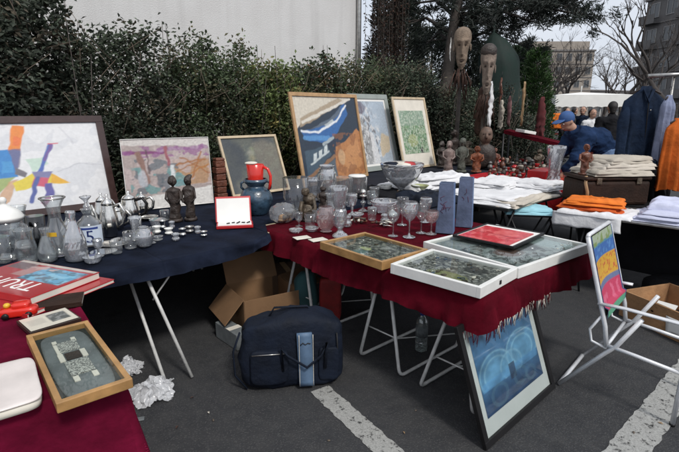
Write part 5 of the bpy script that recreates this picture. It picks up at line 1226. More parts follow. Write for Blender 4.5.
# ================================================================= FAR STALL: figurines, masks, trinkets
def fa(px, py, a_off=0): return P(px, py, .762)
figurine('figurine', 'pale pink figurine leftmost behind the white shirts', 448, 172, 31, 10, mat('pale_bisque', (.20, .15, .135), .6, .5, 26), z=.762, seed=31)
figurine('figurine', 'grey green mottled figurine right of the pale pink one', 461, 172, 34, 10, mat('mossy_stone', (.07, .075, .06), .7, .7, 26, .4, 40), z=.762, seed=32)
figurine('figurine', 'orange red carved figurine in front of the dark bust', 476, 172, 26, 10, mat('terracotta', (.16, .05, .02), .6, .6, 26, .4, 40), z=.762, seed=33)
p, m = at(482, 170, .762); o = thing('bust', 'dark bust with a lighter carved face between figurines', 'bust', (p.x + .1, p.y + .25, .762), -.2)
MB().blob((0, 0, 12 * m), (22 * m, 14 * m, 26 * m), 2.4, 1.5 * m, .15 / m, 2).build('shoulders', 'statue', o)
hb = MB().blob((0, 0, 33 * m), (13 * m, 14 * m, 18 * m), 2.2, .7 * m, .2 / m, 3); hb.tube([(0, 0, 22 * m), (0, 0, 28 * m)], 4 * m, 10); hb.tube([(0, -6.5 * m, 36 * m), (0, -8.6 * m, 31.5 * m), (0, -7 * m, 30.5 * m)], [.9 * m, 1.5 * m, 1 * m], 8)
hb.build('head', mat('carved_face', (.12, .075, .055), .6, .4, 20), o)
for s in (-1, 1): MB().blob((s * 2.9 * m, -6.4 * m, 35 * m), (2.2 * m, 1.4 * m, 1.3 * m), 2, nu=10, nv=6).build('eye', 'maskdark', o)
for (lb_, x, y, h_, w_, mt_, sd) in (('tall thin dark figurine behind the pale pink one', 453, 164, 34, 9, 'statue', 41), ('squat brown figurine behind the grey green one', 467, 165, 24, 11, 'bronze', 42), ('small dark reddish figurine right of the dark bust', 494, 168, 20, 8, 'carved', 43), ('slim blackish figurine farthest left behind the white shirts', 441, 167, 26, 8, 'statue', 44), ('brown figurine at the right end of the bright red cloth', 538, 168, 19, 8, 'bronze', 45)):
    figurine('figurine', lb_, x, y, h_, w_, mt_, z=.762, seed=sd)
tl = ['brown', 'bronze', 'pewter', 'red', 'dark', 'cream']; MT['dull_pewter'] = mat('dull_pewter', (.16, .155, .15), .5, .4, 20, metal=.6)
tm = ['carved', 'bronze', 'dull_pewter', 'red_print', 'statue', 'beige_cloth']
g = random.Random(12); k = 0
for i in range(80):
    px = 490 + (i % 20) * 3.5 + g.uniform(-2, 2); py = 163 + (i // 20) * 4.6 + g.uniform(-1.5, 1.5)
    c = i % 6; h = g.uniform(5, 11); w = g.uniform(1.4, 2.9)
    sh = i % 4
    pr = [S([(w * .7, 0), (w, h * .3), (w * .5, h * .6), (w * .7, h * .8), (w * .2, h)]), S([(w * .6, 0), (w * 1.2, h * .3), (w * 1.3, h * .45)]), S([(w, 0), (w * .4, h * .2), (w * .35, h * .6), (w * .8, h * .8), (w * .4, h)]), S([(w * 1.1, 0), (w * 1.2, h * .2), (w * .9, h * .4), (w * .3, h * .5)])][sh]
    ware('trinket', 'small %s %s in the crowded heap on the bright red cloth' % (tl[c], ['figure', 'bowl', 'candle stub', 'lidded pot'][sh]), 'trinket', px, py, pr, tm[c], z=.762, seg=14, inner=False, group='trinkets heaped on the bright red cloth')
ware('fluted_vase', 'tall fluted clear glass vase on the bright red table', 'vase', 553, 183, S([(6, 0), (7, 2), (5.5, 10), (7, 24), (10, 37)]), 'crystal', z=.762, flute=(14, .12), seg=56)
p = P(556, 186, .762); o = MB().blob((.22, .0, .03), (.42, .30, .05), 5, .008, 6, 2).build('red_tray', 'red_plastic', None, (p.x, p.y, .762), RZ); tag(o, 'glossy red tray at the right end of the bright red table', 'tray')
o = MB().box((0, 0, .06), (.55, .25, .12), bev=.01).build('red_box', 'red_print', None, AB(4.35, 1.75, .762), RZ); tag(o, 'flat red box behind the trinket heap', 'box')
# slanted red shelf
pl, pr_ = D(504, 130, 8.3), D(580, 148, 7.3)
t = thing('slanted_shelf', 'sloping red covered board behind the trinkets with a white sheet', 'shelf', ((pl.x + pr_.x) / 2, (pl.y + pr_.y) / 2, 0), 0)
c = Vector(((pl.x + pr_.x) / 2, (pl.y + pr_.y) / 2, 0)); dv = pr_ - pl; sd = Vector((.25, .45, 0))
bq = [pl - c, pr_ - c, pr_ - c + sd, pl - c + sd]
b = MB(); th = Vector((0, 0, .06)); vs = bq + [q - th for q in bq]
b.add(vs, [(0, 1, 2, 3), (7, 6, 5, 4), (0, 4, 5, 1), (1, 5, 6, 2), (2, 6, 7, 3), (3, 7, 4, 0)], 0, False).build('board', 'red_cloth', t)
for q in vs[4:]: MB().tube([q, (q[0], q[1], 0)], .018, 6).build('leg', 'dark_metal', t)
q = pl.lerp(pr_, .28) + sd * .4; o = MB().box((0, 0, .03), (.26, .22, .05), rz=.4, bev=.006).build('paper_stack', 'paper', None, (q.x, q.y, q.z + .01)); o.rotation_euler.y = math.atan2(pl.z - pr_.z, dv.length); tag(o, 'white paper stack on the sloping red board', 'paper')
# masks on posts
def mask(label, px, ytop, ychin, w, dist, mt_, seed, hat):
    a, b = D(px, ytop, dist), D(px, ychin, dist); m = dist / F; H = a.z - b.z; w *= m
    post = thing('mask_post', 'rust brown post with hanging bark strips under the ' + ('bald sandy mask' if not hat else 'dark crowned mask'), 'post', (b.x, b.y + .05, 0)); zc = b.z
    MB().tube([(0, 0, 0), (0, 0, zc + .3 * H)], [.045, .035], 10).build('post', 'bark', post)
    g = random.Random(seed); st = MB()
    for k in range(26):
        x = g.uniform(-.5, .5) * w * 1.3; y = g.uniform(-.12, .02); z0 = zc + g.uniform(-.12, .04) * H; L = g.uniform(.3, .75) * H
        st.tube([(x * .6, y, z0), (x + g.uniform(-.03, .03), y - .02, z0 - L * .5), (x * 1.1 + g.uniform(-.05, .05), y, z0 - L)], [.006, .010, .004], 5)
    st.build('bark_strips', 'rust', post)
    o = thing('carved_mask', label, 'mask', b, R(-12)); vs = []; fs = []; nu, nv = 40, 44
    for j in range(nv + 1):
        v = j / nv; z = H * v
        wr = w / 2 * (.34 + .30 * smst(0, .3, v) + .36 * smst(.35, .75, v)) * math.sqrt(max(0, 1 - max(0, (v - .76) / .24) ** 2.2)) * min(1, .5 + v * 6)
        for i in range(nu):
            th = 2 * math.pi * i / nu; x = wr * math.sin(th); y = -wr * .85 * math.cos(th); fr = max(0, math.cos(th)); s = x / (w / 2)
            if fr > 0:
                nose = math.exp(-(s / .16) ** 2) * smst(.28, .36, v) * smst(.68, .60, v) * (1.2 - v) * 1.4
                brow = math.exp(-((v - .66) / .04) ** 2) * (abs(s) < .75)
                eye = math.exp(-((abs(s) - .36) / .18) ** 2 - ((v - .57) / .05) ** 2)
                mouth = math.exp(-(s / .26) ** 2 - ((v - .20) / .035) ** 2); lips = math.exp(-(s / .3) ** 2 - ((abs(v - .20) - .05) / .025) ** 2)
                y -= w * fr * (.20 * nose + .07 * brow - .10 * eye - .09 * mouth + .05 * lips)
            vs.append((x, y, z))
    for j in range(nv):
        for i in range(nu): i2 = (i + 1) % nu; fs.append((j * nu + i, j * nu + i2, (j + 1) * nu + i2, (j + 1) * nu + i))
    fs.append(tuple(range(nu - 1, -1, -1))); MB().add(vs, fs, 0, True).build('face', mt_, o)
    for s in (-1, 1): MB().blob((s * w * .18, -w * .30, H * .57), (w * .15, w * .08, H * .035), 2, nu=12, nv=8).build('eye', 'maskdark', o)
    MB().blob((0, -w * .24, H * .20), (w * .20, w * .08, H * .04), 2, nu=12, nv=8).build('mouth', 'maskdark', o)
    if hat: 
        b2 = MB().blob((0, 0, H * .86), (w * 1.03, w * .92, H * .34), 2.1, w * .02, 14, seed, 28, 14); b2.build('headdress', 'statue', o)
    for s in (-1, 1): MB().blob((s * w * .47, 0, H * .52), (w * .10, w * .16, H * .18), 2, nu=10, nv=8).build('ear', mt_, o)
    return o
mask('long sandy carved mask with a rounded bald top, left of the pair', 461, 28, 70, 17, 8.0, 'mask1', 3, False)
mask('long carved mask with a dark crown and wide mouth, right of the pair', 486, 46, 95, 15, 7.6, 'mask2', 6, True)
def strip_item(name, label, px, y0, y1, w, dist, mt_, seed, cat):
    a, b = D(px, y0, dist), D(px, y1, dist); m = dist / F; H = a.z - b.z; g = random.Random(seed); bb = MB(); n = 8
    n = 16; pts = [(g.uniform(-.10, .10) * w * m, g.uniform(-.01, .01), H * (1 - i / n)) for i in range(n + 1)]
    bb.tube(pts, [w * m * .5 * (.45 + .55 * min(1, i / 5) + g.uniform(-.12, .12)) for i in range(n + 1)], 18, flat=.45)
    bb.v = [(x + .02 * noise.noise(Vector((x * 40, z * 4, seed))), y + .03 * noise.noise(Vector((x * 60, z * 5, seed + 4))), z + .10 * noise.noise(Vector((x * 30, y * 9, seed))) * (z < H * .2)) for x, y, z in bb.v]
    o = thing(name, label, cat, b); bb.build('cloth', mt_, o); MB().tube([pts[0], (0, 0, H + 6 * m)], .004, 5).build('hook', 'dark_metal', o); return o
strip_item('hanging_scarf', 'white scarf hanging from the right carved mask', 489, 82, 126, 7, 7.5, 'white_cloth', 1, 'scarf')
strip_item('hanging_cloth', 'rust brown cloth hanging beside the white scarf', 479, 88, 135, 13, 7.9, 'rust', 2, 'cloth')
strip_item('hanging_cloth', 'pale grey cloth hanging right of the white scarf', 500, 100, 128, 6, 8.2, 'beige_cloth', 3, 'cloth')
strip_item('hanging_cloth', 'dusty pink cloth under the green parasol edge', 508, 96, 124, 5, 8.4, mat('dusty_pink', (.20, .10, .10), .85, .3, 8), 4, 'cloth')
strip_item('wooden_staff', 'tall pale wooden staff hanging at the right of the green parasol', 521, 82, 126, 2.6, 8.6, 'tan', 5, 'staff')
strip_item('hanging_cloth', 'dull red cloth hanging in front of the bright conifer', 539, 97, 136, 8, 9.0, mat('dull_red', (.10, .018, .02), .85, .4, 8), 6, 'cloth')
strip_item('hanging_cloth', 'brown strip hanging under the middle of the green parasol', 500, 78, 104, 6, 9.2, 'carved', 7, 'cloth')
strip_item('hanging_cloth', 'short bright white strip beside the sandy mask', 450, 38, 60, 1.6, 8.0, 'paper', 8, 'cloth')
# green collapsed parasol
dG = 9.6; top = D(494, 30, dG); m = dG / F
t = thing('parasol', 'dark green half closed parasol above the masks', 'parasol', (top.x, top.y, 0), 0)
MB().tube([(0, 0, 0), (0, 0, top.z + .6)], .025, 10).build('pole', 'green_canvas', t)
vs = []; fs = []; nu, nv = 48, 14
for j in range(nv + 1):
    v = j / nv
    for i in range(nu):
        a_ = 2 * math.pi * i / nu; rr = (.03 + .36 * min(1, v * 3.2) ** .6 + .07 * v + .05 * noise.noise(Vector((v * 4, 1, 1)))) * (1 - .13 * abs(math.sin(a_ * 4)) * v - .05 * noise.noise(Vector((i * .4, v * 3, 2))))
        vs.append((.24 * v ** .5 + rr * math.cos(a_), rr * math.sin(a_) * .8, top.z - .05 - v * 1.55 + .12 * math.cos(a_ * 8) * v * v + .12 * math.sin(a_) * v))
for j in range(nv):
    for i in range(nu): i2 = (i + 1) % nu; fs.append((j * nu + i, (j + 1) * nu + i, (j + 1) * nu + i2, j * nu + i2))
fs.append(tuple(range(nu))); MB().add(vs, fs, 0, True).build('canopy', 'green_canvas', t)
for i in range(8):
    a_ = math.pi * i / 4; MB().tube([(0, 0, top.z - .1), (.12 + .25 * math.cos(a_), .2 * math.sin(a_), top.z - .8), (.28 + .42 * math.cos(a_), .33 * math.sin(a_), top.z - 1.5)], .008, 5).build('rib', 'dark_metal', t)

# ================================================================= VEGETATION
def leaf(vs, fs, cs, p, d, L, w, col, g, fold=.25):
    d = d.normalized(); s = d.cross(Vector((g.uniform(-1, 1), g.uniform(-1, 1), g.uniform(-.2, 1)))); 
    if s.length < 1e-4: return
    s.normalize(); n = s.cross(d); o = len(vs)
    vs += [p, p + d * L * .5 + s * w * .5 + n * w * fold, p + d * L, p + d * L * .5 - s * w * .5 + n * w * fold]
    fs += [(o, o + 1, o + 2), (o, o + 2, o + 3)]; cs += [col] * 4
def shrub(label, a0, b0, wa, wb, h, n, seed, tint, top_shoots=10, lsize=.062, name='shrub', group='shrubs of the hedge behind the stalls', rust=0):
    g = random.Random(seed); base = AB(a0, b0); t = thing(name, label, 'shrub', base, 0, group)
    vs = []; fs = []; cs = []; st = MB()
    n = int(n * 3.0); lsize *= g.uniform(.85, 1.15); ncl = max(30, n // 45); 
    for k in range(ncl):
        while True:
            x, y, z = g.uniform(-1, 1), g.uniform(-1, 1), g.uniform(.02, 1)
            rr = 1 - .35 * z * z + .22 * noise.noise(Vector((x * 2 + seed, y * 2, z * 3)))
            if math.hypot(x, y) < rr and math.hypot(x, y) > .28 * (1 - z): break
        c = AX * (x * wa) + BX * (y * wb) + Vector((0, 0, z * h * (1 + .10 * noise.noise(Vector((x * 3, y * 3, seed))))))
        br = (.35 + .8 * z) * g.choice((.45, .7, 1.0, 1.0, 1.35, 1.8)); yl = g.random()  # leaf colour darkens downwards: shade low in the hedge painted in, plus random tone
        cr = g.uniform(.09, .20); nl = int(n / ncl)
        for i in range(nl):
            o = Vector((g.gauss(0, 1), g.gauss(0, 1), g.gauss(0, .9))) * cr * .6
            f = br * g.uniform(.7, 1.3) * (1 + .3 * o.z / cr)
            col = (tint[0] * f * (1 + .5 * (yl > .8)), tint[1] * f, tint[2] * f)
            if rust and g.random() < rust: col = (.10 * f, .03 * f, .015 * f)
            d = Vector((g.uniform(-1, 1), g.uniform(-1, 1), g.uniform(-.5, .8)))
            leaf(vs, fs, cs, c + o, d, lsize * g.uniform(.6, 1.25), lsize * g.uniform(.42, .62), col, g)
    for k in range(60):
        th = g.uniform(-1.9, 1.9) - math.pi / 2; z = g.uniform(.2, 1.0); c = AX * (math.cos(th) * wa * .9) + BX * (math.sin(th) * wb * 1.0) + Vector((0, 0, z * h))
        d = AX * g.uniform(-1, 1) - BX * g.uniform(0, .6) + Vector((0, 0, g.uniform(.2, 1.3))); L_ = g.uniform(.15, .45)
        st.tube([c - d * L_ * .5, c + Vector((g.gauss(0, .02), g.gauss(0, .02), 0)), c + d * L_ * .5], [.005, .004, .002], 4, mi=1)
    for k in range(top_shoots + 8):
        x, y = g.uniform(-.9, .9), g.uniform(-.8, .8); shoot = k < top_shoots
        p0 = AX * x * .2 * wa + BX * y * .2 * wb; z1 = h * (g.uniform(.98, 1.16) if shoot else g.uniform(.6, .9))
        p1 = AX * x * wa + BX * y * wb + Vector((0, 0, h * .55)); p2 = p1 + AX * g.uniform(-.12, .12) + BX * g.uniform(-.1, .1) + Vector((0, 0, z1 - h * .55))
        st.tube([p0, p1 * .6 + p0 * .4 + Vector((0, 0, .1)), p1, p2], [.016, .011, .007, .003], 5)
        if shoot:
            for i in range(36):
                q = p1.lerp(p2, .35 + .68 * i / 45 * g.uniform(.92, 1)); f = g.uniform(.8, 1.6)
                leaf(vs, fs, cs, q + Vector((g.gauss(0, .05), g.gauss(0, .05), g.gauss(0, .02))), Vector((g.uniform(-1, 1), g.uniform(-1, 1), g.uniform(-.1, 1))), lsize * g.uniform(.6, 1.1), lsize * .45, (tint[0] * f, tint[1] * f, tint[2] * f), g)
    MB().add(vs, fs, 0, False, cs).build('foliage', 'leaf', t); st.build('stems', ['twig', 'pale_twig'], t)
    return t
MT['pale_twig'] = mat('pale_twig_bark', (.13, .10, .075), .9, .3, 8)
dk = (.054, .068, .048); md = (.070, .096, .050); lt = (.115, .150, .055)
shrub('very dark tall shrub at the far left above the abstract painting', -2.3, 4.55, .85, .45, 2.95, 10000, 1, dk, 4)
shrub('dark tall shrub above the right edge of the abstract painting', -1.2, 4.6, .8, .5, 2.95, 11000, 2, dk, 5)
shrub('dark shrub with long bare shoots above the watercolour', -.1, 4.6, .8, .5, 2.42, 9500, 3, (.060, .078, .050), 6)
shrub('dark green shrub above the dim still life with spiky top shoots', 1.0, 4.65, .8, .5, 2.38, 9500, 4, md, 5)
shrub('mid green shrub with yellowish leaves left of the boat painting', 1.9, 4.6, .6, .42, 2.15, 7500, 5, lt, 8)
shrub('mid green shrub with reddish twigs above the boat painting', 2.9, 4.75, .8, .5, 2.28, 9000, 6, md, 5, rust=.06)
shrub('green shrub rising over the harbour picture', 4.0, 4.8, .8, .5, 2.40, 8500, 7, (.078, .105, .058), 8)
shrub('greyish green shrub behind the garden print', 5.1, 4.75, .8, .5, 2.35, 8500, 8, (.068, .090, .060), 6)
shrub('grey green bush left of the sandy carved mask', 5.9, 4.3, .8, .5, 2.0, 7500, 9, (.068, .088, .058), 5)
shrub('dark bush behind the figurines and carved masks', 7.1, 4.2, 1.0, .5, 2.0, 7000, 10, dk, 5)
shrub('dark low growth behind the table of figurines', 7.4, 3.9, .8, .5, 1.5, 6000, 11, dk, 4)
# bright conifer bush and others further along
def cone_tree(label, p, r, h, n, seed, tint, name='conifer', cat='tree', group=None, base=.1):
    g = random.Random(seed); t = thing(name, label, cat, (p.x, p.y, 0), 0, group); vs = []; fs = []; cs = []
    for k in range(n // 26):
        z = base + (1 - base) * g.random() ** .85; ang = g.uniform(0, 6.283); rr = r * (1 - z ** 1.6 * .8) * (.45 + .55 * g.random() ** .5) * (1 + .18 * noise.noise(Vector((math.cos(ang), math.sin(ang), z * 4 + seed))))
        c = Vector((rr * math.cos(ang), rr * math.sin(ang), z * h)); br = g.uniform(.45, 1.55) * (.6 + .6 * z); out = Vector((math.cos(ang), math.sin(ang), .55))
        for i in range(26):
            f = br * g.uniform(.7, 1.3); d = out + Vector((g.uniform(-.8, .8), g.uniform(-.8, .8), g.uniform(-.5, .8)))
            leaf(vs, fs, cs, c + Vector((g.gauss(0, .09), g.gauss(0, .09), g.gauss(0, .09))) * r, d, .10 * r + .05, .022 * r + .012, (tint[0] * f, tint[1] * f, tint[2] * f), g)
    MB().add(vs, fs, 0, False, cs).build('crown', 'needle', t); MB().tube([(0, 0, 0), (0, 0, h * .5), (0, 0, h * .9)], [.09, .06, .02], 8).build('trunk', 'bark', t); return t
q = D(534, 100, 12.5); cone_tree('bright green feathery conifer right of the green parasol', q, .62, 3.15, 9000, 21, (.045, .095, .026))
q = D(516, 100, 13.5); cone_tree('darker green conifer partly behind the green parasol', q, .8, 3.3, 7000, 22, (.020, .045, .018))
q = D(538, 100, 15); cone_tree('low dark evergreen left of the white market canopy', q, 1.0, 1.9, 5000, 23, (.020, .035, .020))
# pine with overhanging boughs
def pine(label, p, h, boughs, seed, tint, tr=.17):
    g = random.Random(seed); t = thing('pine_tree', label, 'tree', (p.x, p.y, 0), 0); tk = MB(); vs = []; fs = []; cs = []; lb = MB()
    top = Vector((.5, .1, h)); tk.tube([(0, 0, 0), (.06, 0, h * .35), (.22, .03, h * .7), top], [tr, tr * .8, tr * .55, tr * .2], 12)
    for (z0, tip, dens) in boughs:
        s = Vector((0, 0, 0)).lerp(top, z0 / h); s.z = z0; e = Vector(tip) - Vector((p.x, p.y, 0))
        mid = s.lerp(e, .5) + Vector((g.uniform(-.2, .2), g.uniform(-.2, .2), .25)); L = (e - s).length
        lb.tube([s, mid, e], [.05, .03, .012], 6)
        for k in range(int(dens * L)):
            u = g.uniform(.22, 1.05); c = (s.lerp(mid, u * 2) if u < .5 else mid.lerp(e, u * 2 - 1)); off = Vector((g.gauss(0, .34), g.gauss(0, .34), g.gauss(-.02, .17)))
            c2 = c + off; lb.tube([c, c + off * .5, c2], [.010, .007, .004], 4, cap=False); br = g.uniform(.4, 1.6)
            for i in range(80):
                f = br * g.uniform(.7, 1.3); d = Vector((g.gauss(0, 1), g.gauss(0, 1), g.gauss(.3, .8)))
                leaf(vs, fs, cs, c2 + Vector((g.gauss(0, .06), g.gauss(0, .06), g.gauss(0, .05))), d, g.uniform(.09, .18), .022, (tint[0] * f, tint[1] * f, tint[2] * f), g)
    MB().add(vs, fs, 0, False, cs).build('crown', 'needle', t); tk.build('trunk', 'bark', t); lb.build('limbs', 'twig', t); return t
q = D(441, 100, 10.0)
bg = []
for (z0, px, py, ds, dn) in ((3.0, 505, 30, 10, 9), (3.3, 540, 24, 10, 9), (3.5, 572, 8, 10.2, 10), (3.4, 588, 16, 10.5, 8), (3.6, 560, -8, 10, 10), (3.8, 530, -4, 10, 11), (3.6, 500, 4, 9.6, 11), (3.3, 480, 20, 9.4, 10), (3.1, 415, 22, 10, 9), (3.4, 396, 6, 10.2, 9), (3.7, 420, -6, 9.6, 10), (3.9, 470, -10, 9.6, 11), (2.8, 465, 40, 11, 7), (2.9, 425, 45, 11, 7), (3.0, 520, 44, 11.5, 7), (3.5, 595, -4, 10.5, 8)):
    bg.append((z0, D(px, py, ds), dn))
pine('dark pine behind the hedge with boughs reaching over the green parasol', q, 5.2, bg, 31, (.017, .025, .019))
# rusty creeper at the end of the white wall
def creeper(label, px, ds, seed, z0, z1, w):
    g = random.Random(seed); q = D(px, 40, ds); t = thing('creeper', label, 'climbing plant', (q.x, q.y, 0), 0); st = MB(); vs = []; fs = []; cs = []
    for k in range(34):
        x = g.gauss(0, w * .4); y = g.gauss(0, .07) - .05; zb = g.uniform(z0, z0 + .8); zt = z1 * g.uniform(.8, 1)
        pts = [(x + .06 * noise.noise(Vector((k, j, 1))), y + .05 * noise.noise(Vector((k, j, 5))), zt + (zb - zt) * j / 6) for j in range(7)]
        st.tube(pts, .0035, 4)
        for i in range(90):
            j = g.uniform(0, 6); a_ = Vector(pts[int(j)]).lerp(Vector(pts[min(6, int(j) + 1)]), j % 1); f = g.uniform(.4, 1.6)
            leaf(vs, fs, cs, a_, Vector((g.uniform(-1, 1), g.uniform(-1, 1), g.uniform(-1, .3))), .06, .025, (.030 * f, .024 * f, .015 * f) if g.random() < .6 else (.055 * f, .024 * f, .014 * f), g)
    for k in range(2): st.tube([(g.uniform(-.1, .1), 0, 0), (g.uniform(-.1, .1), .02, z0 + .3), (0, 0, z1)], .02, 6)
    st.build('stems', 'twig', t); MB().add(vs, fs, 0, False, cs).build('foliage', 'leaf', t)
creeper('rusty brown creeper hanging down the end of the white wall', 381, 9.0, 3, 1.6, 5.0, .28)
creeper('thinner rusty creeper strands right of the wall end', 397, 9.3, 5, 2.0, 5.0, .22)
# bare winter trees
def bare(label, p, h, seed, tr, depth=6, spread=.55, lean=(0, 0), group=None, start=.3):
    g = random.Random(seed); t = thing('bare_tree', label, 'tree', (p.x, p.y, 0), 0, group); tk = MB(); lb = MB()
    def grow(s, d, L, r, k):
        e = s + d * L; mid = s.lerp(e, .5) + Vector((g.uniform(-1, 1), g.uniform(-1, 1), g.uniform(-.5, .5))) * L * .07
        (tk if k == 0 else lb).tube([s, mid, e], [r, r * .85, r * .65], 8 if k == 0 else (5 if k < 3 else 3), cap=False)
        if k >= depth: return
        for i in range(2 + (g.random() < .55) + (1 if k == 0 else 0)):
            ax = Vector((g.gauss(0, 1), g.gauss(0, 1), g.gauss(0, .5))); nd = (d + ax.normalized() * spread * g.uniform(.6, 1.5) + Vector((0, 0, .12))).normalized()
            grow(s.lerp(e, g.uniform(.6, 1)), nd, L * g.uniform(.60, .85), r * .58, k + 1)
    grow(Vector((0, 0, 0)), Vector((lean[0], lean[1], 1)).normalized(), h * start, tr, 0)
    tk.build('trunk', 'bark', t); lb.build('branches', 'twig', t); return t
q = D(606, 100, 30); bare('bare grey tree above the right end of the white canopy', q, 6.2, 3, .13, 6, .6)
q = D(622, 100, 26); bare('darker bare tree standing before the left edge of the apartment slab', q, 6.0, 4, .14, 6, .6)
q = D(566, 100, 45); bare('wide bare tree in front of the distant stone block', q, 9.5, 5, .22, 6, .6)
q = D(545, 100, 40); bare('bare tree at the left end of the distant stone block', q, 8.0, 6, .18, 6, .6)
q = D(650, 100, 22); bare('bare tree rising behind the clothes rail', q, 7.0, 8, .15, 6, .62)
q = D(690, 100, 11); bare('near bare tree leaning in from the right edge', q, 6.0, 9, .12, 6, .55, (-.18, 0))

# ================================================================= BUILDINGS
def rough_wall(name, c1, c2, sc_, bump=.3):
    m, nt, N, L, B = newmat(name); co = N.new('ShaderNodeTexCoord').outputs['Object']
    a = nz(N, L, co, sc_, 6, .6); b = nz(N, L, co, sc_ * .2, 3); mp = N.new('ShaderNodeMapping'); mp.inputs['Scale'].default_value = (3, 3, .25); L.new(co, mp.inputs[0]); s = nz(N, L, mp.outputs[0], 1.2, 5)
    c = mixcol(N, L, ramp(N, L, a.outputs[0], .3, .7), c1, c2); c = mixcol(N, L, ramp(N, L, s.outputs[0], .50, .8), c, tuple(x * .88 for x in c1)); L.new(c, B.inputs['Base Color']); B.inputs['Roughness'].default_value = .9
    bp = N.new('ShaderNodeBump'); bp.inputs['Strength'].default_value = bump; bp.inputs['Distance'].default_value = .02; L.new(nz(N, L, co, 60, 4).outputs[0], bp.inputs['Height']); L.new(bp.outputs[0], B.inputs['Normal'])
    return m
MT['render_white'] = rough_wall('pale_render', (.56, .55, .54), (.63, .625, .62), 1.5)
MT['stone_beige'] = rough_wall('distant_stone', (.27, .235, .20), (.34, .30, .26), .4)
MT['slab_grey'] = rough_wall('slab_concrete', (.105, .100, .098), (.15, .142, .138), .5)
MT['window_dark'] = mat('window_glass', (.035, .04, .045), .12, .3, .6, coat=.3)
MT['frame_pale'] = mat('window_frame', (.30, .29, .28), .6, .1, 3)
MT['roof_grey'] = mat('roof_edge', (.16, .15, .145), .8, .2, 2)
wq = AB(-9, 5.7); t = thing('house_wall', 'blank pale rendered gable wall above the dark hedge', 'building', wq, RZ)
MB().box((6.85, .15, 3.5), (13.7, .3, 7.0)).build('wall', 'render_white', t); MB().box((6.85, .10, 7.05), (13.8, .5, .12), bev=.02).build('coping', 'roof_grey', t)
MB().tube([(13.62, -.05, 0), (13.62, -.05, 6.9)], .045, 10).build('drainpipe', 'pewter', t)
def block(name, label, p0, ux, L, depth, h, floors, bays, wmat, sub=.55, balc=False, setback=False, cat='building'):
    """facade from p0 along ux (length L), body extends to the left normal of ux"""
    rz = math.atan2(ux[1], ux[0]); t = thing(name, label, cat, (p0.x, p0.y, 0), rz)
    MB().box((L / 2, depth / 2, h / 2), (L, depth, h)).build('wall', wmat, t)
    MB().box((L / 2, depth / 2, h + .15), (L + .5, depth + .5, .4), bev=.04).build('cornice', 'roof_grey', t)
    if setback: MB().box((L / 2, depth / 2 + .5, h + 1.3), (L - 1.6, depth - 1.6, 2.2)).build('attic', wmat, t)
    fh = h / floors; bw = L / bays
    frames, panes = [], []
    for f in range(floors):
        MB().box((L / 2, -.04, f * fh + .12), (L, .12, .16)).build('string_course', 'roof_grey', t) if f else None
        for b in range(bays):
            x = (b + .5) * bw; z = f * fh + fh * .55; w = bw * sub; hh = fh * .52
            fr = MB()
            for s in (-1, 1): fr.box((x + s * (w / 2 + .03), -.03, z), (.07, .10, hh + .14)); fr.box((x, -.03, z + s * (hh / 2 + .035)), (w + .0, .096, .07))
            fr.box((x, -.028, z), (.05, .08, hh)); wn = fr.build('window', 'frame_pale', t)
            MB().box((x, -.012, z), (w, .03, hh)).build('pane', 'window_dark', wn)
            if balc and b % 2 == 0:
                bb = MB().box((x, -.5, f * fh + .10), (bw * .9, .95, .14)); bb.box((x, -.95, f * fh + .62), (bw * .9, .06, .9)); bb.build('balcony', wmat, t)
    return t
# distant stone block
bl_ = D(520, 110, 120); brr = D(588, 110, 120)
block('apartment_block', 'distant beige stone apartment block with attic above the white canopy', bl_, Vector((brr.x - bl_.x, brr.y - bl_.y, 0)).normalized(), (brr - bl_).length, 14, 15.6, 5, 7, 'stone_beige', .5, setback=True)
far = D(633, 110, 62); 
fx = Vector((far.x, far.y, 0)); dirn = Vector((-.10, .995, 0)).normalized()
p0 = fx - dirn * 34
block('apartment_block', 'tall dark grey apartment slab at the right edge behind the clothes rail', Vector((fx.x, fx.y, 0)), -dirn, 34, 16, 14.6, 5, 12, 'slab_grey', .55, balc=True)
# end face windows of the slab face the camera already; pale house behind the pine
hl = D(372, 110, 26); hr = D(470, 110, 32)
for k, (px, ds, r_, h_, lb_) in enumerate(((391, 10.6, .75, 4.6, 'narrow dark evergreen tight against the wall end'), (402, 13.5, 1.1, 4.6, 'dark evergreen right behind the end of the white wall'), (430, 15, 1.2, 3.9, 'dark evergreen behind the pine trunk'), (466, 14.5, 1.2, 3.5, 'dark evergreen behind the sandy carved mask'), (492, 16, 1.3, 3.6, 'dark evergreen behind the green parasol'))):
    cone_tree(lb_, D(px, 100, ds), r_, h_, 7000, 61 + k, (.022, .030, .022), 'evergreen_tree')
# distant low houses between
hl = D(585, 110, 150); hr = D(640, 110, 160)
block('house', 'low grey house far off between the two apartment buildings', hl, Vector((hr.x - hl.x, hr.y - hl.y, 0)).normalized(), (hr - hl).length, 10, 7.5, 2, 6, 'slab_grey', .5)

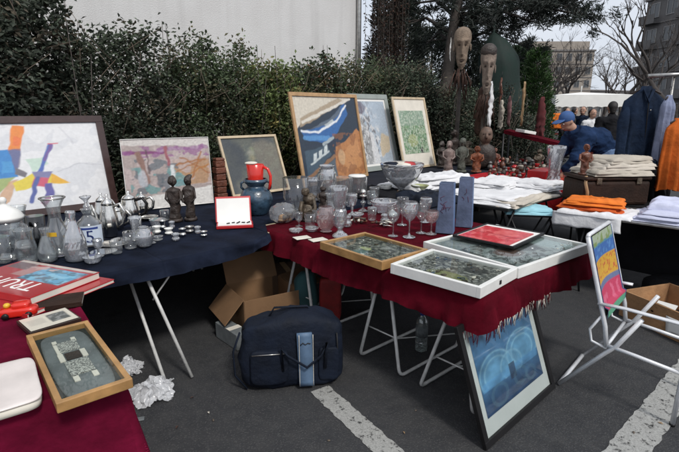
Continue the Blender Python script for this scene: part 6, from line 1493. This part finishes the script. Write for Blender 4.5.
# ================================================================= CANOPY
dC = 19.0; a = D(545, 107, dC); b = D(614, 107, dC); z0 = a.z; zt = D(580, 95, dC).z; w = (b - a).length; c = (a + b) / 2
t = thing('market_canopy', 'white square market canopy far behind the bending man', 'canopy', (c.x, c.y, 0), R(-6))
h2 = w / 2; zs = zt - .03; zc = zt + .10
vs = [(-h2, -h2, zs), (h2, -h2, zs), (h2, h2, zs), (-h2, h2, zs), (0, 0, zc)]; mb = MB().add(vs, [(0, 1, 4), (1, 2, 4), (2, 3, 4), (3, 0, 4)], 0, False)
mb.build('roof', 'white_canvas', t)
n = 40; vs = []; fs = []
cr = [(-h2, -h2), (h2, -h2), (h2, h2), (-h2, h2)]
for e in range(4):
    for i in range(n):
        u = i / n; x = cr[e][0] + (cr[(e + 1) % 4][0] - cr[e][0]) * u; y = cr[e][1] + (cr[(e + 1) % 4][1] - cr[e][1]) * u
        vs += [(x, y, zs - .002), (x * 1.01, y * 1.01, z0 - .02 + .03 * abs(math.sin(u * math.pi * 10)))]
N4 = 4 * n
for i in range(N4): j = (i + 1) % N4; fs.append((2 * i, 2 * i + 1, 2 * j + 1, 2 * j))
MB().add(vs, fs, 0, False).build('valance', 'white_canvas', t)
for x, y in cr: MB().tube([(x * .97, y * .97, 0), (x * .97, y * .97, zs)], .025, 8).build('pole', 'white_tube', t)
MB().tube([(0, 0, zc), (0, 0, zc + .25)], .02, 6).build('finial', 'white_tube', t)
t = thing('market_table', 'table of goods under the white market canopy', 'table', (c.x, c.y - .6, 0), 0)
MB().box((0, 0, .75), (2.6, .8, .04)).build('tabletop', 'red_cloth', t)
for x in (-1.2, 1.2):
    for y in (-.35, .35): MB().tube([(x, y, .74), (x, y, 0)], .02, 6).build('leg', 'dark_metal', t)
q = D(555, 121, 14); o = sheet_drape(.5, .3, .06, 3).build('hanging_garment', 'orange_cloth', None, None);  # orange cloth colour stands in for lit goods, nothing here emits
o.rotation_euler = (R(90), 0, R(10)); o.location = D(556, 121, 14); 
o.scale = (.9, 1.5, 1); tag(o, 'orange garment with the glow of lit goods put into its colour, left of the bending man', 'garment')
q = D(556, 121, 14); t = thing('garment_stand', 'slim stand holding the orange garment', 'stand', (q.x, q.y + .12, 0), 0)
MB().tube([(0, 0, 0), (0, 0, q.z + .35)], .02, 8).build('post', 'dark_metal', t); MB().tube([(-.25, 0, q.z + .22), (.25, 0, q.z + .22)], .012, 6).build('bar', 'dark_metal', t)
MB().lathe([(0, 0), (.2, 0), (.18, .03), (0, .03)], seg=16).build('foot', 'dark_metal', t)

# ================================================================= PEOPLE
def organic(name, segs, mt_, parent, vox=.016, it=4, extra=None, fold=0):
    b = MB()
    for (p0, r0, p1, r1) in segs:
        p0, p1 = Vector(p0), Vector(p1); n = 5
        b.tube([p0.lerp(p1, i / n) for i in range(n + 1)], [r0 + (r1 - r0) * i / n for i in range(n + 1)], 14)
        for p, r in ((p0, r0), (p1, r1)): b.blob(p, (2 * r,) * 3, 2, nu=14, nv=10)
    for e in (extra or []): b.blob(e[0], e[1], e[2] if len(e) > 2 else 2, nu=18, nv=12)
    o = b.build(name, mt_); md_ = o.modifiers.new('r', 'REMESH'); md_.mode = 'VOXEL'; md_.voxel_size = vox; md_.use_smooth_shade = True
    sm = o.modifiers.new('s', 'SMOOTH'); sm.iterations = it; sm.factor = .5
    dg = bpy.context.evaluated_depsgraph_get(); dg.update(); me = bpy.data.meshes.new_from_object(o.evaluated_get(dg))
    old = o.data; o.modifiers.clear(); o.data = me; bpy.data.meshes.remove(old)
    if fold:
        nr = [v.normal.copy() for v in me.vertices]
        for v, n_ in zip(me.vertices, nr):
            q = Vector((v.co.x * 3, v.co.y * 4, v.co.z * 7)); q2 = Vector((v.co.x * .4 + v.co.z * .5, v.co.y * .5, v.co.z - v.co.x * .8)) * 12
            v.co += n_ * fold * ((1 - abs(noise.noise(q))) ** 3 * 1.2 + (1 - abs(noise.noise(q2))) ** 4 - .9)
    if not me.materials: me.materials.append(MT[mt_] if isinstance(mt_, str) else mt_)
    if parent: o.parent = parent
    return o
def hand_segs(w, d, side):
    """palm and five curled fingers from wrist w along direction d"""
    w, d = Vector(w), Vector(d).normalized(); s = d.cross(Vector((0, 1, 0))).normalized() * side if abs(d.y) < .9 else Vector((1, 0, 0)) * side
    n = d.cross(s); out = [(w, .024, w + d * .07, .030)]
    for k in range(4):
        b0 = w + d * .085 + s * (-.027 + .018 * k); L = (.062, .072, .068, .052)[k]; b1 = b0 + d * L * .55 + n * .012; b2 = b1 + d * L * .4 + n * .028
        out += [(b0, .0105, b1, .0095), (b1, .0095, b2, .008)]
    b0 = w + d * .03 - s * .03; b1 = b0 + d * .035 - s * .022; out += [(b0, .012, b1, .011), (b1, .011, b1 + d * .032 + n * .01, .009)]
    return out
def head_extra(h, f, k=1.0):
    """skull, jaw, nose, ears around head centre h facing f"""
    h, f = Vector(h), Vector(f).normalized(); s = Vector((-f.y, f.x, 0)).normalized(); u = f.cross(s) * -1
    if u.z < 0: u = -u
    ex = [(h + u * .025, (.165, .175, .20)), (h - u * .045 + f * .02, (.125, .13, .13)), (h + f * .092 - u * .01, (.030, .034, .038)), (h + f * .085 + u * .02, (.022, .022, .04)), (h + f * .085 - u * .06, (.05, .024, .02))]
    for q in (-1, 1): ex.append((h + s * q * .082, (.024, .035, .055)))
    return ex, s, u, f
def face_parts(h, s, u, f, par, off=(0, 0, 0)):
    h = Vector(h)
    for q in (-1, 1):
        e = MB().blob(h + s * q * .032 + f * .082 + u * .012, (.024, .020, .013), 2, nu=12, nv=8).build('eye', 'white_paint', par)
        MB().blob(h + s * q * .032 + f * .091 + u * .012, (.010, .008, .010), 2, nu=10, nv=6).build('pupil', 'black_ink', e)
        MB().tube([h + s * q * .016 + f * .090 + u * .031, h + s * q * .034 + f * .090 + u * .036, h + s * q * .050 + f * .080 + u * .030], .004, 5).build('eyebrow', 'hair', par)
    MB().tube([h - s * .022 + f * .094 - u * .052, h + f * .100 - u * .054, h + s * .022 + f * .094 - u * .052], .005, 6).build('mouth', mat('lip', (.30, .11, .09), .5, .1, 10), par)
def standing(label, px, ptop, dist, rz, coat, trous, hgt=1.72, hairless=False, cap=None, seed=0, long_coat=.78, arm=0.0, group=None):
    hp = D(px, ptop, dist); k = hgt / 1.75
    t = thing('person', label, 'person', (hp.x, hp.y, 0), rz)
    V = lambda x, y, z: Vector((x, y, z)) * k        # faces -y
    f = Vector((0, -1, 0)); h = V(0, -.03, 1.635); ex, s, u, f = head_extra(h, f)
    sh = .19
    segs = [(V(0, 0, 1.0), .13, V(0, 0, 1.25), .13), (V(0, 0, 1.25), .13, V(0, .01, 1.40), .11), (V(0, .01, 1.42), .06, V(0, -.015, 1.56), .052)]
    ha = []
    for q in (-1, 1):
        S_ = V(q * sh, .01, 1.41); E = V(q * .235, .03, 1.13); Wr = V(q * (.21 - .08 * arm), -.10 - .15 * arm, .90 + .16 * arm)
        segs += [(V(q * .05, .01, 1.40), .08, S_, .065), (S_, .058, E, .044), (E, .044, Wr, .026)]; segs += hand_segs(Wr, Wr - E, q)
        H_ = V(q * .09, 0, .95); K = V(q * .10, -.02 + .03 * q, .50); A = V(q * .105, .02 + .05 * q, .09)
        segs += [(H_, .085, K, .055), (K, .055, A, .036)]
    organic('body', segs, 'skin', t, .011, 3, ex)
    face_parts(h, s, u, f, t)
    cs_ = [(V(0, 0, long_coat), .165 * k, V(0, 0, 1.22), .155 * k), (V(0, 0, 1.22), .155 * k, V(0, .01, 1.40), .125 * k), (V(0, .01, 1.41), .10 * k, V(0, .0, 1.50), .068 * k)]
    for q in (-1, 1):
        cs_ += [(V(q * .05, .01, 1.39), .11 * k, V(q * sh, .01, 1.405), .085 * k), (V(q * sh, .01, 1.405), .082 * k, V(q * .237, .03, 1.13), .068 * k), (V(q * .237, .03, 1.13), .066 * k, V(q * (.214 - .075 * arm), -.085 - .14 * arm, .925 + .15 * arm), .048 * k)]
    organic('coat', cs_, coat, t, .015, 3, fold=.012)
    ts = []
    for q in (-1, 1):
        ts += [(V(q * .085, 0, .96), .115 * k, V(q * .10, -.02 + .03 * q, .50), .078 * k), (V(q * .10, -.02 + .03 * q, .50), .078 * k, V(q * .105, .02 + .05 * q, .10), .062 * k)]
        organic('shoe', [(V(q * .105, .05 + .05 * q, .04), .040, V(q * .11, -.13 + .05 * q, .035), .036)], 'shoe', t, .012, 2)
    organic('trousers', ts, trous, t, .016, 3)
    if not hairless:
        organic('hair', [(h + u * .050 + Vector((0, .030, 0)), .084, h + u * .03 + Vector((0, .050, 0)), .078), (h + Vector((0, .06, -.02)), .062, h + Vector((0, .065, -.06)), .05)], cap or 'hair', t, .010, 2)
    return t
standing('person in a long black coat seen from behind, left of the blue jacket', 614, 99, 9.0, R(170), 'black_cloth', 'black_cloth', 1.80, seed=1)
standing('person in dark clothes with bare face turned left, nearest the blue jacket', 630, 103, 10.0, R(-70), 'black_cloth', 'denim', 1.72, seed=2, arm=.6)
standing('person in a white coat with dark hair behind the bending man', 593, 106, 12.0, R(15), 'white_cloth', 'black_cloth', 1.66, seed=3, arm=.4)
standing('person in a dark jacket under the white canopy', 584, 105, 14.0, R(-40), 'coat_blue', 'denim', 1.74, seed=4)
standing('person in dark clothes far left under the white canopy', 567, 105, 15.5, R(30), 'black_cloth', 'black_cloth', 1.70, seed=5)
standing('person in a dark coat just right of the orange garment under the canopy', 575, 105, 16.5, R(100), 'black_cloth', 'denim', 1.72, seed=7)
# bending man in blue
dM = 6.3; o0 = D(598, 150, dM); t = thing('person', 'man in blue jacket, jeans and blue cap bending over the stalls', 'person', (o0.x, o0.y, 0), 0)
mM = dM / F
def W(px, py, dy=0): q = D(px, py, dM); return Vector((q.x - o0.x, dy, q.z))
pel = W(606, 156); ch_ = W(588, 141); nk = W(573, 131); hd = W(564, 122)
f = Vector((-.86, -.25, -.42)).normalized(); ex, s, u, f = head_extra(hd, f)
segs = [(pel, .135, ch_, .135), (ch_, .135, W(577, 135), .11), (nk, .06, hd, .055)]
arms = []
for q in (-1, 1):
    S_ = W(578, 139, q * .19); E = W(566, 157, q * .24 - .05); Wr = W(557, 170, q * .17 - .10); arms.append((S_, E, Wr))
    segs += [(W(578, 136, q * .06), .08, S_, .07), (S_, .06, E, .047), (E, .047, Wr, .028)] + hand_segs(Wr, Wr - E, q)
    H_ = pel + Vector((0, q * .10, -.06)); K = Vector((pel.x - .10 + .08 * q, q * .12, .52)); A = Vector((pel.x + .02 + .12 * q, q * .13, .09))
    segs += [(H_, .09, K, .058), (K, .058, A, .038)]
organic('body', segs, 'skin', t, .011, 3, ex); face_parts(hd, s, u, f, t)
js = [(W(609, 153), .165, W(596, 142), .180), (W(596, 142), .180, W(581, 138), .165), (W(581, 138), .16, W(573, 132), .085)]
for q, (S_, E, Wr) in zip((-1, 1), arms): js += [(W(580, 137, q * .06), .15, S_, .118), (S_, .112, E, .088), (E, .078, Wr.lerp(E, .12), .052)]
jk = organic('jacket', js, 'denim', t, .012, 3, fold=.017)
MB().tube([W(609, 158) + Vector((.17 * math.cos(a_), .17 * math.sin(a_), -.02 + .04 * math.cos(a_))) for a_ in [i * math.pi / 12 for i in range(24)]], .018, 6, closed=True).build('hem', 'navy', jk)
tr_ = []
for q in (-1, 1):
    K = Vector((pel.x - .10 + .08 * q, q * .12, .52)); A = Vector((pel.x + .02 + .12 * q, q * .13, .11))
    tr_ += [(pel + Vector((0, q * .05, 0)), .155, pel + Vector((-.01, q * .09, -.1)), .14), (pel + Vector((-.01, q * .09, -.1)), .13, K, .088), (K, .088, A, .066)]
    organic('shoe', [(A + Vector((.04, 0, -.065)), .042, A + Vector((-.15, -.02, -.072)), .036)], 'shoe', t, .012, 2)
organic('trousers', tr_, 'jeans', t, .013, 3, fold=.014)
cpx = organic('cap', [(hd + u * .055 - f * .005, .094, hd + u * .05 - f * .02, .092)], 'cap_blue', t, .010, 2)
MB().blob(hd + u * .065 + f * .12, (.15, .16, .02), 2.4, rot=Matrix((f, s, u)).transposed(), nu=20, nv=8).build('peak', 'cap_blue', cpx)
organic('hair', [(hd - f * .07 - u * .01, .055, hd - f * .06 - u * .05, .045)], 'hair', t, .010, 2)
# low stool/dark stand before him
t = thing('plant_stand', 'black stand between the fluted vase and the bending man', 'stand', W(579, 170, -.55) + Vector((o0.x, o0.y, 0)), 0); t.location.z = 0
MB().box((0, 0, .42), (.26, .22, .82), bev=.01).build('column', 'black_paint', t); MB().box((0, 0, .845), (.32, .28, .03), bev=.006).build('top', 'pewter', t)

# ================================================================= LIGHT, WORLD, CAMERA
w = bpy.data.worlds.new('World'); sc.world = w; w.use_nodes = True
N, L = w.node_tree.nodes, w.node_tree.links; bg = N['Background']
SUN_EL, SUN_AZ = R(48), R(205)
sky = N.new('ShaderNodeTexSky'); sky.sky_type = 'NISHITA'; sky.sun_disc = False; sky.sun_elevation = SUN_EL; sky.sun_rotation = SUN_AZ
sky.dust_density = 3.0; sky.air_density = 1.0
hs = N.new('ShaderNodeHueSaturation'); hs.inputs['Saturation'].default_value = .30; L.new(sky.outputs[0], hs.inputs['Color'])
co = N.new('ShaderNodeTexCoord').outputs['Generated']; cl = nz(N, L, co, 2.2, 5)
veil = mixcol(N, L, ramp(N, L, cl.outputs[0], .3, .75), (6.2, 6.9, 8.1), (8.0, 8.3, 8.9))
L.new(mixcol(N, L, .75, hs.outputs[0], veil), bg.inputs['Color']); bg.inputs['Strength'].default_value = .12
sd_ = bpy.data.lights.new('sun', 'SUN'); sd_.energy = 2.3; sd_.angle = R(9); sd_.color = (1, .96, .90)
so = bpy.data.objects.new('sun', sd_); COL.objects.link(so)
dirv = Vector((math.sin(SUN_AZ) * math.cos(SUN_EL), math.cos(SUN_AZ) * math.cos(SUN_EL), math.sin(SUN_EL)))
dirv = Vector((.45, -.75, 1.0)).normalized()
sky.sun_elevation = math.asin(dirv.z); sky.sun_rotation = math.atan2(dirv.x, dirv.y)
so.rotation_euler = dirv.to_track_quat('Z', 'Y').to_euler(); so.location = (0, 0, 20)
cd = bpy.data.cameras.new('camera'); cam = bpy.data.objects.new('camera', cd); COL.objects.link(cam); sc.camera = cam
cd.sensor_fit = 'HORIZONTAL'; cd.sensor_width = 36; cd.lens = 36 * F / 679; cd.clip_start = .05; cd.clip_end = 2000
cam.location = CAM; cam.rotation_euler = (math.pi / 2 - PIT, 0, 0)
sc.view_settings.view_transform = 'Standard'; sc.view_settings.look = 'None'; sc.view_settings.exposure = 0; sc.view_settings.gamma = 1
sc.cycles.max_bounces = 10; sc.cycles.transparent_max_bounces = 24; sc.cycles.transmission_bounces = 8; sc.cycles.caustics_refractive = False; sc.cycles.caustics_reflective = False
sc.cycles.use_denoising = True
